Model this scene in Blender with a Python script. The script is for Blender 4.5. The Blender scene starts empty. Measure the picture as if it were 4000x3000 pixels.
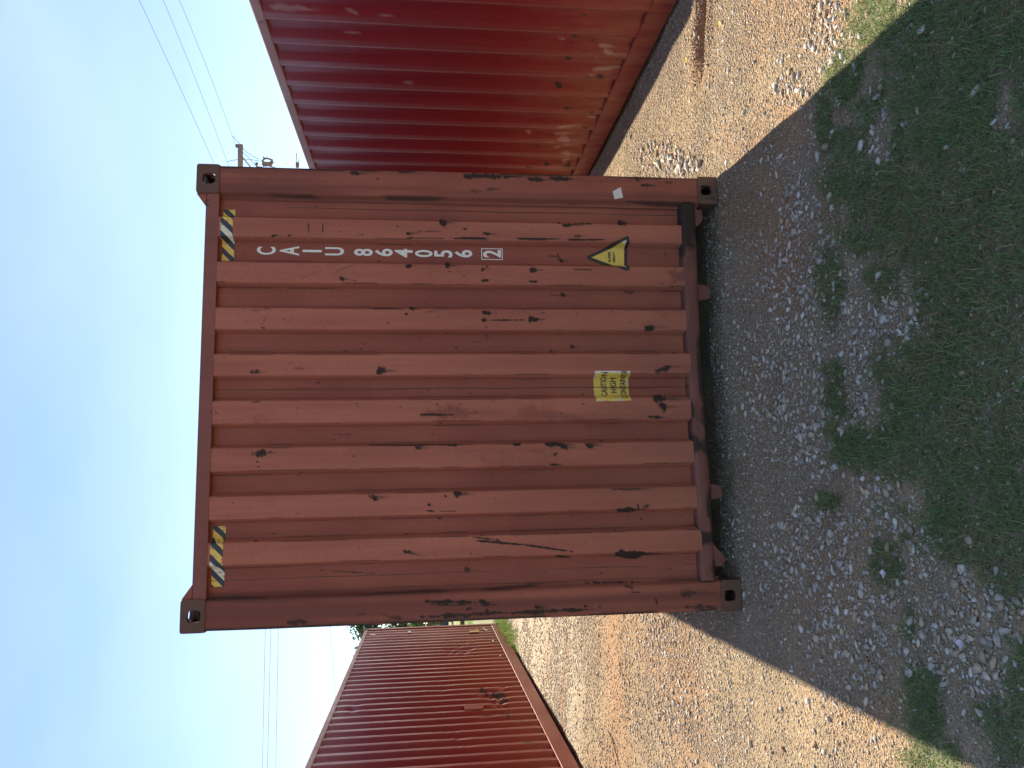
import bpy, bmesh, math, random
import numpy as np
from mathutils import Matrix, Vector

random.seed(7); rng = np.random.default_rng(7)
S = bpy.context.scene
COL = S.collection
R_ = math.radians

# ------------------------------------------------------------------ camera
# solved from the four corners of the end wall (2.438 x 2.896 m) of the near container
F_PX = 2969.9
YAW, PITCH, ROLL = 0.140163, 0.114540, -0.005863
CAM = np.array([-0.55509, -4.03618, 1.68981])
def _axes():
    cy, sy, cp, sp, cr, sr = math.cos(YAW), math.sin(YAW), math.cos(PITCH), math.sin(PITCH), math.cos(ROLL), math.sin(ROLL)
    fwd = np.array([sy*cp, cy*cp, -sp]); right = np.array([cy, -sy, 0.0]); up = np.cross(right, fwd)
    return right*cr + up*sr, -right*sr + up*cr, fwd
AR, AU, AF = _axes()
cam = bpy.data.cameras.new('camera'); cam.sensor_width = 36.0; cam.lens = 36.0*F_PX/4000.0
cam.clip_start = 0.05; cam.clip_end = 3000.0
cam_o = bpy.data.objects.new('camera', cam); COL.objects.link(cam_o)
X, Y, Z = -AU, AR, -AF                      # the phone was held upright: the stored picture lies on its side
cam_o.matrix_world = Matrix(((X[0], Y[0], Z[0], CAM[0]), (X[1], Y[1], Z[1], CAM[1]), (X[2], Y[2], Z[2], CAM[2]), (0, 0, 0, 1)))
S.camera = cam_o

# ------------------------------------------------------------------ light
SUN_EL, SUN_AZ = 43.0, 4.35                 # azimuth from +Y towards +X
S.world = bpy.data.worlds.new('World'); S.world.use_nodes = True
wn = S.world.node_tree; wn.nodes.clear()
wo = wn.nodes.new('ShaderNodeOutputWorld'); bg = wn.nodes.new('ShaderNodeBackground')
sky = wn.nodes.new('ShaderNodeTexSky'); sky.sky_type = 'NISHITA'; sky.sun_disc = False
sky.sun_elevation = R_(SUN_EL); sky.sun_rotation = R_(SUN_AZ)
sky.altitude = 0; sky.air_density = 1.0; sky.dust_density = 0.05; sky.ozone_density = 2.4
bg.inputs['Strength'].default_value = 0.072
# a little thin cloud
tc = wn.nodes.new('ShaderNodeTexCoord'); mp = wn.nodes.new('ShaderNodeMapping'); mp.inputs['Scale'].default_value = (1.0, 1.0, 2.6)
nz = wn.nodes.new('ShaderNodeTexNoise'); nz.inputs['Scale'].default_value = 1.3; nz.inputs['Detail'].default_value = 4; nz.inputs['Roughness'].default_value = 0.45
cr_ = wn.nodes.new('ShaderNodeValToRGB'); cr_.color_ramp.elements[0].position = 0.36; cr_.color_ramp.elements[1].position = 0.80
cr_.color_ramp.elements[1].color = (0.32, 0.32, 0.32, 1)
mx = wn.nodes.new('ShaderNodeMixRGB'); mx.inputs['Color2'].default_value = (8.2, 9.2, 10.8, 1)
L_ = wn.links.new
L_(tc.outputs['Generated'], mp.inputs['Vector']); L_(mp.outputs[0], nz.inputs['Vector']); L_(nz.outputs[0], cr_.inputs[0])
L_(cr_.outputs[0], mx.inputs['Fac']); L_(sky.outputs[0], mx.inputs['Color1']); L_(mx.outputs[0], bg.inputs['Color']); L_(bg.outputs[0], wo.inputs['Surface'])
sl = bpy.data.lights.new('sun', 'SUN'); sl.energy = 4.8; sl.angle = R_(0.53); sl.color = (1.0, 0.87, 0.68)
so = bpy.data.objects.new('sun', sl); COL.objects.link(so)
sd = Vector((math.sin(R_(SUN_AZ))*math.cos(R_(SUN_EL)), math.cos(R_(SUN_AZ))*math.cos(R_(SUN_EL)), math.sin(R_(SUN_EL))))
so.rotation_euler = sd.to_track_quat('Z', 'Y').to_euler(); so.location = sd*60
S.view_settings.view_transform = 'Standard'; S.view_settings.look = 'None'
S.view_settings.exposure = 1.28; S.view_settings.gamma = 1.0; S.view_settings.use_curve_mapping = False

# ------------------------------------------------------------------ pixel <-> place
def ray(sx, sy):
    Xp, Yp = 3000-sy, sx
    return (Xp-1500)/F_PX*AR - (Yp-2000)/F_PX*AU + AF
def on_ground(sx, sy, z=0.0): d = ray(sx, sy); return CAM + (z-CAM[2])/d[2]*d
def on_x(sx, sy, x): d = ray(sx, sy); return CAM + (x-CAM[0])/d[0]*d
def on_y(sx, sy, y): d = ray(sx, sy); return CAM + (y-CAM[1])/d[1]*d
def at_depth(sx, sy, dep): d = ray(sx, sy); return CAM + d*dep/np.linalg.norm(d[:2])
def to_px(P):
    d = np.asarray(P, float)-CAM; z = d@AF; z = np.where(z < 0.05, 0.05, z)
    return 2000-F_PX*(d@AU)/z, 1500-F_PX*(d@AR)/z       # sx, sy

# ------------------------------------------------------------------ noise
def _h(ix, iy, seed):
    n = (ix.astype(np.int64)*374761393 + iy.astype(np.int64)*668265263 + seed*974634777) & 0xffffffff
    n = ((n ^ (n >> 13))*1274126177) & 0xffffffff
    return ((n ^ (n >> 16)) & 0xffff)/65535.0
def vnoise(x, y, seed=0):
    x = np.asarray(x, float); y = np.asarray(y, float)
    ix, iy = np.floor(x), np.floor(y); fx, fy = x-ix, y-iy
    u, v = fx*fx*(3-2*fx), fy*fy*(3-2*fy)
    a, b, c, d = _h(ix, iy, seed), _h(ix+1, iy, seed), _h(ix, iy+1, seed), _h(ix+1, iy+1, seed)
    return a+(b-a)*u+(c-a)*v+(a-b-c+d)*u*v
def fbm(x, y, seed=0, o=4):
    s = 0; a = 0.5; t = 0
    for k in range(o):
        s = s + a*vnoise(np.asarray(x)*2**k, np.asarray(y)*2**k, seed+k*17); t += a; a *= 0.5
    return s/t
def sstep(a, b, x): t = np.clip((x-a)/(b-a), 0, 1); return t*t*(3-2*t)

# ------------------------------------------------------------------ object helpers
def link(o, parent=None):
    COL.objects.link(o)
    if parent: o.parent = parent
    return o
def tag(o, label, cat, group=None):
    o['label'] = label; o['category'] = cat
    if group: o['group'] = group
    return o
def empty(name, loc=(0, 0, 0), rz=0.0):
    o = bpy.data.objects.new(name, None); o.location = loc; o.rotation_euler = (0, 0, rz); o.empty_display_size = 0.2
    return link(o)
def mesh_from(name, V, Fc, mat=None, smooth=False, attrs=None):
    V = np.asarray(V, np.float32); me = bpy.data.meshes.new(name)
    if isinstance(Fc, np.ndarray):
        nf, k = Fc.shape
        me.vertices.add(len(V)); me.vertices.foreach_set('co', V.ravel())
        me.loops.add(nf*k); me.loops.foreach_set('vertex_index', Fc.astype(np.int32).ravel())
        me.polygons.add(nf); me.polygons.foreach_set('loop_start', np.arange(0, nf*k, k, dtype=np.int32))
        me.polygons.foreach_set('loop_total', np.full(nf, k, np.int32))
        me.update(calc_edges=True)
    else:
        me.from_pydata(V.tolist(), [], Fc); me.update()
    if smooth: me.polygons.foreach_set('use_smooth', np.ones(len(me.polygons), bool))
    for n, a in (attrs or {}).items():
        a = np.asarray(a, np.float32)
        if a.ndim == 1:
            at = me.attributes.new(n, 'FLOAT', 'POINT'); at.data.foreach_set('value', a)
        else:
            at = me.attributes.new(n, 'FLOAT_COLOR', 'POINT'); at.data.foreach_set('color', np.c_[a, np.ones(len(a))].astype(np.float32).ravel())
    if mat: me.materials.append(mat)
    me.validate(); return me
def obj(name, V, Fc, mat, parent=None, smooth=False, attrs=None):
    return link(bpy.data.objects.new(name, mesh_from(name, V, Fc, mat, smooth, attrs)), parent)
def grid_faces(nr, nc):
    i = np.arange(nr-1)[:, None]*nc + np.arange(nc-1)[None, :]
    return np.stack([i, i+1, i+nc+1, i+nc], -1).reshape(-1, 4)
class MB:
    """collects simple solids into one mesh"""
    def __init__(s): s.V = []; s.F = []
    def add(s, V, F):
        o = len(s.V); s.V += [tuple(map(float, v)) for v in V]; s.F += [tuple(int(i)+o for i in f) for f in F]; return s
    def box(s, a, b, c=0.0):
        x0, y0, z0 = a; x1, y1, z1 = b
        V = [(x0, y0, z0), (x1, y0, z0), (x1, y1, z0), (x0, y1, z0), (x0, y0, z1), (x1, y0, z1), (x1, y1, z1), (x0, y1, z1)]
        return s.add(V, [(0, 3, 2, 1), (4, 5, 6, 7), (0, 1, 5, 4), (1, 2, 6, 5), (2, 3, 7, 6), (3, 0, 4, 7)])
    def prism(s, poly, axis, a, b):
        n = len(poly); V = []
        for t in (a, b):
            for p, q in poly:
                V.append({'x': (t, p, q), 'y': (p, t, q), 'z': (p, q, t)}[axis])
        F = [tuple(range(n))[::-1], tuple(range(n, 2*n))] + [(i, (i+1) % n, n+(i+1) % n, n+i) for i in range(n)]
        return s.add(V, F)
    def tube(s, pts, r, n=6, cap=True):
        pts = [np.array(p, float) for p in pts]; rs = r if hasattr(r, '__len__') else [r]*len(pts)
        V = []; F = []; m = len(pts)
        for i, p in enumerate(pts):
            t = pts[min(i+1, m-1)]-pts[max(i-1, 0)]; t /= np.linalg.norm(t)+1e-9
            a = np.array([0, 0, 1.0]) if abs(t[2]) < 0.9 else np.array([1.0, 0, 0])
            u = np.cross(t, a); u /= np.linalg.norm(u); v = np.cross(t, u)
            for k in range(n):
                c = 2*math.pi*k/n; V.append(p+rs[i]*(math.cos(c)*u+math.sin(c)*v))
        for i in range(m-1):
            for k in range(n):
                F.append((i*n+k, i*n+(k+1) % n, (i+1)*n+(k+1) % n, (i+1)*n+k))
        if cap: F += [tuple(range(n))[::-1], tuple(range((m-1)*n, m*n))]
        return s.add(V, F)
    def build(s, name, mat, parent=None, smooth=False, bevel=0.0):
        o = obj(name, s.V, s.F, mat, parent, smooth)
        bm = bmesh.new(); bm.from_mesh(o.data); bmesh.ops.recalc_face_normals(bm, faces=bm.faces)
        if bevel: bmesh.ops.bevel(bm, geom=list(bm.edges), offset=bevel, segments=2, affect='EDGES', profile=0.6)
        bm.to_mesh(o.data); bm.free(); return o

# ------------------------------------------------------------------ materials
class NT:
    def __init__(s, name):
        s.m = bpy.data.materials.new(name); s.m.use_nodes = True; s.t = s.m.node_tree; s.b = s.t.nodes['Principled BSDF']
    def n(s, ty, **kw):
        o = s.t.nodes.new('ShaderNode'+ty)
        for k, v in kw.items():
            if k in o.inputs: o.inputs[k].default_value = v
            else: setattr(o, k, v)
        return o
    def l(s, a, b): s.t.links.new(a, b)
    def mix(s, fac, a, b, mode='MIX'):
        o = s.n('MixRGB', blend_type=mode)
        for i, v in zip(('Fac', 'Color1', 'Color2'), (fac, a, b)):
            if hasattr(v, 'links'): s.l(v, o.inputs[i])
            else: o.inputs[i].default_value = v if i == 'Fac' else (*v, 1) if len(v) == 3 else v
        return o.outputs[0]
    def math(s, op, a, b=0.0, clamp=False):
        o = s.n('Math', operation=op, use_clamp=clamp)
        for i, v in enumerate((a, b)):
            if hasattr(v, 'links'): s.l(v, o.inputs[i])
            else: o.inputs[i].default_value = v
        return o.outputs[0]
    def ramp(s, x, p0, p1, c0=(0, 0, 0), c1=(1, 1, 1)):
        o = s.n('ValToRGB'); e = o.color_ramp.elements; e[0].position = p0; e[1].position = p1
        e[0].color = (*c0, 1); e[1].color = (*c1, 1); s.l(x, o.inputs[0]); return o.outputs[0]
    def noise(s, scale, vec=None, detail=4, rough=0.55, mscale=None):
        if vec is None: vec = s.n('TexCoord').outputs['Object']
        if mscale:
            m = s.n('Mapping'); m.inputs['Scale'].default_value = mscale; s.l(vec, m.inputs['Vector']); vec = m.outputs[0]
        o = s.n('TexNoise', Scale=scale, Detail=detail, Roughness=rough); s.l(vec, o.inputs['Vector']); return o.outputs[0]
    def bump(s, h, strength, dist):
        o = s.n('Bump', Strength=strength, Distance=dist); s.l(h, o.inputs['Height']); s.l(o.outputs[0], s.b.inputs['Normal']); return o
def plain(name, c, rough=0.6, metal=0.0, var=0.12, nscale=8.0, bump=0.0):
    t = NT(name); n1 = t.noise(nscale); f = t.ramp(n1, 0.3, 0.72, tuple(x*(1-var) for x in c), tuple(min(1, x*(1+var)) for x in c))
    t.l(f, t.b.inputs['Base Color']); t.b.inputs['Roughness'].default_value = rough; t.b.inputs['Metallic'].default_value = metal
    if bump: t.bump(t.noise(nscale*12, detail=3), 0.4, bump)
    return t.m
def paint(name, base, faded, deep, rough=0.5, chips=0.66, dirt_flare=(0.20, 0.12, 0.07), dirt_flare_amt=0.5, spec=0.5):
    """weathered container paint; attributes: rust (bare dark metal), stain (deeper paint or primer), fade (chalked)"""
    t = NT(name); vec = t.n('TexCoord').outputs['Object']
    at = lambda k: t.n('Attribute', attribute_name=k).outputs['Fac']
    big = t.ramp(t.noise(1.6, vec, 5), 0.32, 0.70)
    streak = t.ramp(t.noise(1.0, vec, 5, 0.6, (16, 16, 0.9)), 0.38, 0.70)
    fine = t.noise(70, vec, 4, 0.65)
    c = t.mix(t.math('MULTIPLY', big, 0.7), base, deep)
    c = t.mix(t.math('MULTIPLY', at('fade'), 0.85), c, faded)
    c = t.mix(t.math('MULTIPLY', streak, 0.42), c, deep)
    c = t.mix(0.22, c, t.ramp(fine, 0.25, 0.75, (0.25, 0.25, 0.25), (0.78, 0.78, 0.78)), 'OVERLAY')
    # clay dust on the lower part; on maroon it also paints the lens-flare veil
    sep = t.n('SeparateXYZ'); t.l(vec, sep.inputs[0])
    low = t.n('MapRange'); low.inputs['From Min'].default_value = 1.15; low.inputs['From Max'].default_value = 0.05; t.l(sep.outputs['Z'], low.inputs['Value'])
    dn = t.math('MULTIPLY', low.outputs[0], t.ramp(t.noise(5.0, vec, 6, 0.6, (2.5, 2.5, 0.8)), 0.30, 0.75))
    c = t.mix(t.math('MULTIPLY', dn, dirt_flare_amt), c, dirt_flare)
    c = t.mix(t.math('MULTIPLY', at('stain'), 0.8), c, tuple(x*0.72 for x in deep))
    c = t.mix(t.math('MULTIPLY', at('pale'), 0.75), c, (0.50, 0.36, 0.32))
    # pinhole rust and bare spots
    chip = t.ramp(t.noise(13, vec, 7, 0.7, (1.6, 1.6, 0.8)), chips, chips+0.035)
    chip = t.math('MULTIPLY', chip, t.ramp(t.noise(1.3, vec, 2), 0.42, 0.62))
    c = t.mix(t.math('MULTIPLY', chip, 0.8), c, (0.05, 0.028, 0.022))
    ru = t.math('ADD', at('rust'), t.math('MULTIPLY', t.math('SUBTRACT', fine, 0.5), 0.42))
    halo = t.ramp(ru, 0.12, 0.50); core = t.ramp(ru, 0.36, 0.74)
    c = t.mix(t.math('MULTIPLY', halo, 0.75), c, (0.085, 0.038, 0.026))
    c = t.mix(t.math('MULTIPLY', core, 0.88), c, (0.026, 0.021, 0.018))
    t.l(c, t.b.inputs['Base Color']); t.b.inputs['Specular IOR Level'].default_value = spec
    rg = t.math('ADD', rough, t.math('MULTIPLY', t.math('SUBTRACT', big, 0.5), 0.18)); rg = t.math('ADD', rg, t.math('MULTIPLY', core, 0.3), True)
    t.l(rg, t.b.inputs['Roughness'])
    hh = t.math('ADD', t.math('MULTIPLY', fine, 0.25), t.math('MULTIPLY', t.noise(5, vec, 3), 2.0)); hh = t.math('SUBTRACT', hh, t.math('MULTIPLY', core, 0.6))
    t.bump(hh, 0.35, 0.004)
    return t.m
M_MAIN = paint('paint_faded_red_oxide', (0.305, 0.086, 0.058), (0.455, 0.160, 0.105), (0.190, 0.054, 0.042), 0.62, dirt_flare=(0.42, 0.165, 0.075), dirt_flare_amt=0.55, spec=0.3)
M_RIGHT = paint('paint_maroon', (0.265, 0.018, 0.025), (0.330, 0.046, 0.046), (0.190, 0.013, 0.020), 0.44, 0.70, dirt_flare=(0.38, 0.135, 0.070), dirt_flare_amt=0.95, spec=0.4)  # strong orange low down: flare veil painted into the colour along with dust
M_LEFT = paint('paint_brown_red', (0.310, 0.040, 0.036), (0.400, 0.090, 0.074), (0.245, 0.030, 0.029), 0.42, 0.68, dirt_flare=(0.24, 0.11, 0.06), dirt_flare_amt=0.55)
M_CAST = paint('casting_worn_steel', (0.120, 0.048, 0.030), (0.15, 0.066, 0.044), (0.075, 0.036, 0.025), 0.62, 0.56)
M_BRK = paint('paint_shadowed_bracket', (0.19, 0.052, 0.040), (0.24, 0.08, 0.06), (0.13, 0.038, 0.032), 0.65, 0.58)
M_HEAD = paint('paint_grimy_header', (0.245, 0.078, 0.060), (0.30, 0.11, 0.08), (0.16, 0.055, 0.046), 0.6, 0.6, spec=0.35)
M_RAILP = paint('paint_chalked_rail', (0.42, 0.20, 0.165), (0.50, 0.28, 0.24), (0.30, 0.125, 0.10), 0.55, 0.60, dirt_flare=(0.38, 0.17, 0.10))
M_UNDER = plain('underframe_dark', (0.030, 0.022, 0.020), 0.8)
M_WELD = plain('weld_seam', (0.120, 0.045, 0.035), 0.6)
M_WHITE = plain('white_lettering', (0.74, 0.74, 0.72), 0.5, var=0.06, nscale=20)
M_INK = plain('black_lettering', (0.022, 0.022, 0.022), 0.5)
M_TAPE = plain('white_tape', (0.62, 0.62, 0.60), 0.55, var=0.05)
def attr_mat(name, attr, rough=0.6, trans=0.0):
    t = NT(name); a = t.n('Attribute', attribute_name=attr).outputs['Color']
    c = t.mix(0.35, a, t.ramp(t.noise(40), 0.3, 0.7, (0.35, 0.35, 0.35), (0.68, 0.68, 0.68)), 'OVERLAY')
    t.l(c, t.b.inputs['Base Color']); t.b.inputs['Roughness'].default_value = rough
    return t.m
M_PRINT = attr_mat('printed_sticker', 'col', 0.45)

# ------------------------------------------------------------------ ground
def ground_z(x, y):
    x = np.asarray(x, float); y = np.asarray(y, float)
    r = np.hypot(x, y)
    h = (fbm(x*0.8, y*0.8, 3, 3)-0.5)*0.05 + (fbm(x*4, y*4, 5, 3)-0.5)*0.022
    h = h*sstep(0.0, 0.9, np.minimum(np.hypot(x-1.15, y-0.1), np.hypot(x+1.15, y-0.1))+0.18)
    h = h + 0.095*sstep(-2.3, -3.3, x)*sstep(0, 4, y) - 0.035*sstep(1.9, 2.6, x)
    # tyre track and little wash-out beside the right container
    p = on_ground(2740, 0); q = on_ground(2735, 300)
    d = np.abs((y-p[1]) - (q[1]-p[1])/(q[0]-p[0])*(x-p[0])); along = sstep(q[0]-0.15, q[0]+0.25, x)
    h = h - 0.075*along*np.exp(-(d/0.055)**2)*(0.6+0.8*vnoise(x*9, y*9, 9)) + 0.03*along*np.exp(-((d-0.13)/0.06)**2)
    h = h - 0.02*np.exp(-((y-(2.55+0.10*(x+2)))/0.12)**2)*sstep(-1.2, -1.5, x)
    return h*(1-0.6*sstep(20, 60, r)) - 0.004
GRASS_ON = [(3850, 350, 420, 480), (3900, 900, 480, 420), (3760, 1250, 280, 420), (3820, 1650, 400, 350), (3880, 2000, 300, 240), (3440, 90, 110, 110), (3300, 300, 75, 95),
            (3225, 480, 35, 110), (3300, 700, 80, 90), (3420, 850, 130, 190), (3255, 1130, 52, 150), (3260, 1530, 50, 125), (3350, 1745, 120, 100), (3560, 1560, 130, 180),
            (3235, 1960, 65, 30), (3460, 2215, 75, 105), (3555, 2410, 28, 95), (3610, 2800, 85, 170), (3900, 2790, 100, 70), (3700, 1900, 130, 130), (3950, 2900, 60, 80), (3640, 2960, 120, 60), (3500, 550, 60, 200), (3420, 700, 190, 120), (3620, 850, 200, 300), (3650, 1750, 180, 220), (3950, 2200, 90, 150), (3760, 2130, 110, 80), (3980, 2650, 60, 160), (3330, 560, 90, 70), (3450, 1450, 90, 60), (3440, 1080, 80, 60)]
GRASS_OFF = [(3440, 530, 42, 110), (3365, 1300, 60, 180), (3505, 1250, 75, 95), (3385, 1610, 42, 75), (3920, 400, 34, 120), (3540, 1930, 45, 70), (3660, 2290, 90, 80), (3830, 2450, 120, 120)]
def blobs(sx, sy, L, soft=0.35, seed=1):
    v = np.zeros_like(sx); w = 0.9*(fbm(sx/60, sy/60, seed, 4)-0.5)
    for cx, cy, rx, ry in L:
        d = np.sqrt(((sx-cx)/rx)**2+((sy-cy)/ry)**2); v = np.maximum(v, 1-sstep(1-soft, 1+soft, d+w*1.6))
    return v
def grass_mask(x, y):
    x = np.asarray(x, float); P = np.stack([x, y, np.zeros_like(x)], -1); sx, sy = to_px(P)
    ok = (np.asarray(y) > -3.9) & (sx < 6000)
    v = blobs(sx, sy, GRASS_ON)*(1-0.93*blobs(sx, sy, GRASS_OFF, 0.4, 5))
    near = sstep(-2.15, -2.6, y)*sstep(0.42, 0.55, fbm(x*1.3, y*1.3, 77, 3))
    out = (sx > 4050) | (sy < -80) | (sy > 3080)
    v = np.where(out, np.maximum(near, v), v)
    far = sstep(9.0, 12.0, y)*sstep(-2.95, -3.2, x)*0.8
    return np.where(ok | (np.asarray(y) < -3.9), np.maximum(v, far), 0)
def axis(lo, hi, step, far):
    a = np.arange(lo, hi+1e-6, step); out = []; p = hi; s = step
    while p < far: s *= 1.22; p += s; out.append(p)
    neg = []; p = lo; s = step
    while p > -far: s *= 1.22; p -= s; neg.append(p)
    return np.array(neg[::-1]+list(a)+out)
gx, gy = axis(-3.9, 3.3, 0.03, 500), axis(-2.9, 5.5, 0.03, 700)
GX, GY = np.meshgrid(gx, gy); gxx, gyy = GX.ravel(), GY.ravel(); gz = ground_z(gxx, gyy)
def ground_col(x, y):
    n1, n2, n3 = fbm(x*0.9, y*0.9, 11, 4), fbm(x*3.3, y*3.3, 13, 4), fbm(x*0.35, y*2.2, 15, 3)
    grav = np.array([0.36, 0.275, 0.18]); clay = np.array([0.42, 0.245, 0.135]); pale = np.array([0.50, 0.435, 0.335]); soil = np.array([0.185, 0.170, 0.105]); lawn = np.array([0.20, 0.27, 0.055])
    c = grav[None]*(0.82+0.36*n2)[:, None]
    k = sstep(0.52, 0.70, n1)*0.40
    k = np.maximum(k, 0.70*np.exp(-((y-(2.95+0.12*(x+2)))/0.42)**2)*sstep(-1.1, -1.4, x)*(0.4+0.9*n3))
    k = np.maximum(k, 0.9*np.exp(-((y-(5.3))/0.22)**2)*sstep(-1.1, -1.4, x)*(0.3+0.9*n3)*0.7)
    p = on_ground(2740, 0); q = on_ground(2735, 300); d = np.abs((y-p[1])-(q[1]-p[1])/(q[0]-p[0])*(x-p[0]))
    k = np.maximum(k, sstep(q[0]-0.2, q[0]+0.2, x)*np.exp(-(d/0.16)**2)*0.95)
    sx, sy = to_px(np.stack([x, y, 0*x], -1))
    k = np.maximum(k, 0.8*blobs(sx, sy, [(3000, 560, 140, 70), (3130, 470, 120, 90), (3260, 90, 60, 90), (3480, 2790, 140, 60), (3050, 1000, 120, 200), (2950, 800, 140, 160), (3250, 850, 60, 100)], 0.6, 3)*(0.4+0.8*n2))
    c = c*(1-k)[:, None]+clay[None]*k[:, None]*(0.8+0.4*n2)[:, None]
    pl = sstep(3.6, 5.2, y)*sstep(-1.1, -1.5, x)*(1-0.8*k)*sstep(0.25, 0.5, n3+0.12); c = c*(1-pl)[:, None]+pale[None]*pl[:, None]*(0.85+0.3*n2)[:, None]
    g = grass_mask(x, y)*0.8; c = c*(1-g)[:, None]+soil[None]*g[:, None]
    fl = sstep(13, 17, y)*(0.25+0.75*sstep(0.42, 0.56, fbm(x*0.3, y*0.25, 21, 3)))*np.where(np.abs(y-58) < 4, 0.2, 1.0); c = c*(1-fl)[:, None]+lawn[None]*fl[:, None]
    return c
GC = ground_col(gxx, gyy)
def ground_mat():
    t = NT('gravel_and_clay'); vec = t.n('TexCoord').outputs['Object']; a = t.n('Attribute', attribute_name='gcol').outputs['Color']
    v1 = t.n('TexVoronoi', Scale=150.0); t.l(vec, v1.inputs['Vector']); v2 = t.n('TexVoronoi', Scale=62.0); t.l(vec, v2.inputs['Vector'])
    s1 = t.n('SeparateColor'); t.l(v1.outputs['Color'], s1.inputs[0]); s2 = t.n('SeparateColor'); t.l(v2.outputs['Color'], s2.inputs[0])
    c = t.mix(0.55, a, t.ramp(s1.outputs[0], 0.0, 1.0, (0.26, 0.25, 0.24), (0.74, 0.75, 0.76)), 'OVERLAY')
    c = t.mix(0.35, c, t.ramp(s2.outputs[1], 0.0, 1.0, (0.30, 0.29, 0.28), (0.70, 0.70, 0.70)), 'OVERLAY')
    c = t.mix(0.30, c, t.ramp(t.noise(22, vec, 6, 0.65), 0.3, 0.7, (0.3, 0.3, 0.3), (0.7, 0.7, 0.7)), 'OVERLAY')
    t.l(c, t.b.inputs['Base Color']); t.b.inputs['Roughness'].default_value = 0.9; t.b.inputs['Specular IOR Level'].default_value = 0.25
    h = t.math('ADD', t.math('MULTIPLY', v1.outputs['Distance'], -0.7), t.math('MULTIPLY', v2.outputs['Distance'], -1.0)); h = t.math('ADD', h, t.math('MULTIPLY', t.noise(240, vec, 3), 0.5))
    t.bump(h, 0.9, 0.012); return t.m
M_GROUND = ground_mat()
ground = obj('ground', np.stack([gxx, gyy, gz], 1), grid_faces(len(gy), len(gx)), M_GROUND, None, True, {'gcol': GC}); ground['kind'] = 'structure'

# ------------------------------------------------------------------ containers
W, H = 2.438, 2.896
def marks_value(sx, sy, marks, seed=3):
    """jagged blots and scratches; each (x0, y0, x1, y1, half width in photo pixels, strength)"""
    v = np.zeros_like(sx); nz_ = 0.5*fbm((sx*0.85+sy*0.52)/38, (sy*0.85-sx*0.52)/24, seed, 3)+0.5*fbm((sx*0.6+sy*0.8)/12, (sy*0.6-sx*0.8)/9, seed+1, 4)
    for x0, y0, x1, y1, w, s in marks:
        m = (sx > min(x0, x1)-3*w) & (sx < max(x0, x1)+9*w) & (sy > min(y0, y1)-3*w) & (sy < max(y0, y1)+3*w)
        if not m.any(): continue
        a, b = sx[m], sy[m]; dx, dy = x1-x0, y1-y0; L2 = dx*dx+dy*dy+1e-6
        tt = np.clip(((a-x0)*dx+(b-y0)*dy)/L2, 0, 1); d = np.hypot(a-x0-tt*dx, b-y0-tt*dy)
        wt = max(w, 3)*(1-0.55*np.abs(2*tt-0.8)**2*(L2 > 900)); k = s*(1-sstep(0.25, 1.45, d/wt-(3.0 if w > 5 else 1.2)*(nz_[m]-0.5)))*(0.72+0.5*nz_[m])
        run = 0.62*s*np.exp(-((b-y1)/(0.5*w))**2)*sstep(0, 2, a-x1)*(1-sstep(0, 8*w, a-x1)) if w > 5 else 0   # rust run below the blot
        v[m] = np.maximum(v[m], np.maximum(k, run))
    return v
def casting(parent, sx, front, top, base_y, mat=None):
    """corner fitting: thick shell with oblong holes on end, side and top"""
    w, d, h, th = 0.162, 0.178, 0.118, 0.028
    x1 = sx*W/2; x0 = sx*(W/2-w); z0, z1 = (H-h, H) if top else (0, h)
    y0, y1 = (base_y, base_y+d) if front else (base_y-d, base_y)
    mb = MB()
    def plate(o, u, v, n, wu, hv, hu, hh, cu, cv, r=0.010):
        N = 40; out = []; hol = []
        for k in range(N):
            a = 2*math.pi*(k+0.5)/N; c, s = math.cos(a), math.sin(a)
            e = 0.16; rx, ry = wu/2, hv/2
            px = rx*math.copysign(abs(c)**e, c); py = ry*math.copysign(abs(s)**e, s); out.append((wu/2+px, hv/2+py))
            e = 0.62; hol.append((cu+hu/2*math.copysign(abs(c)**e, c), cv+hh/2*math.copysign(abs(s)**e, s)))
        V = [o+u*p+v*q for p, q in out]+[o+u*p+v*q for p, q in hol]+[o+u*p+v*q+n*th for p, q in out]+[o+u*p+v*q+n*th for p, q in hol]
        F = []
        for k in range(N):
            j = (k+1) % N
            F += [(k, j, N+j, N+k), (2*N+k, 3*N+k, 3*N+j, 2*N+j), (k, 2*N+k, 2*N+j, j), (N+k, N+j, 3*N+j, 3*N+k)]
        mb.add(V, F)
    A = np.array
    yo = y0 if front else y1; yn = A([0, 1.0 if front else -1.0, 0])
    cz = (h-0.064) if top else 0.070
    plate(A([x0, yo, z0]), A([sx*1.0, 0, 0]), A([0, 0, 1.0]), yn, w, h, 0.060, 0.066, w/2, cz)
    plate(A([x1, yo, z0])+yn*0.004, yn, A([0, 0, 1.0]), A([-sx*1.0, 0, 0]), d-0.004, h, 0.079, 0.051, d/2, h/2)
    zt = z1-0.001 if top else z0+0.001
    plate(A([x0, yo, zt])+yn*0.004+A([sx*0.004, 0, 0]), A([sx*1.0, 0, 0]), yn, A([0, 0, -1.0 if top else 1.0]), w-0.008, d-0.008, 0.063, 0.124, w/2, d/2)
    za, zb = (z0+0.001, z0+0.020) if top else (z1-0.020, z1-0.001)
    mb.box((min(x0, x1)+0.003, y0+0.003, za), (max(x0, x1)-0.003, y1-0.003, zb))
    xa = x0+sx*0.001; mb.box((min(xa, xa+sx*0.02), y0+0.006, z0+0.004), (max(xa, xa+sx*0.02), y1-0.006, z1-0.004))
    yb = y1-0.022 if front else y0+0.002; mb.box((min(x0, x1)+0.005, yb, z0+0.005), (max(x0, x1)-0.005, yb+0.02, z1-0.005))
    return mb.build('corner_casting', mat or M_CAST, parent)
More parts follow.
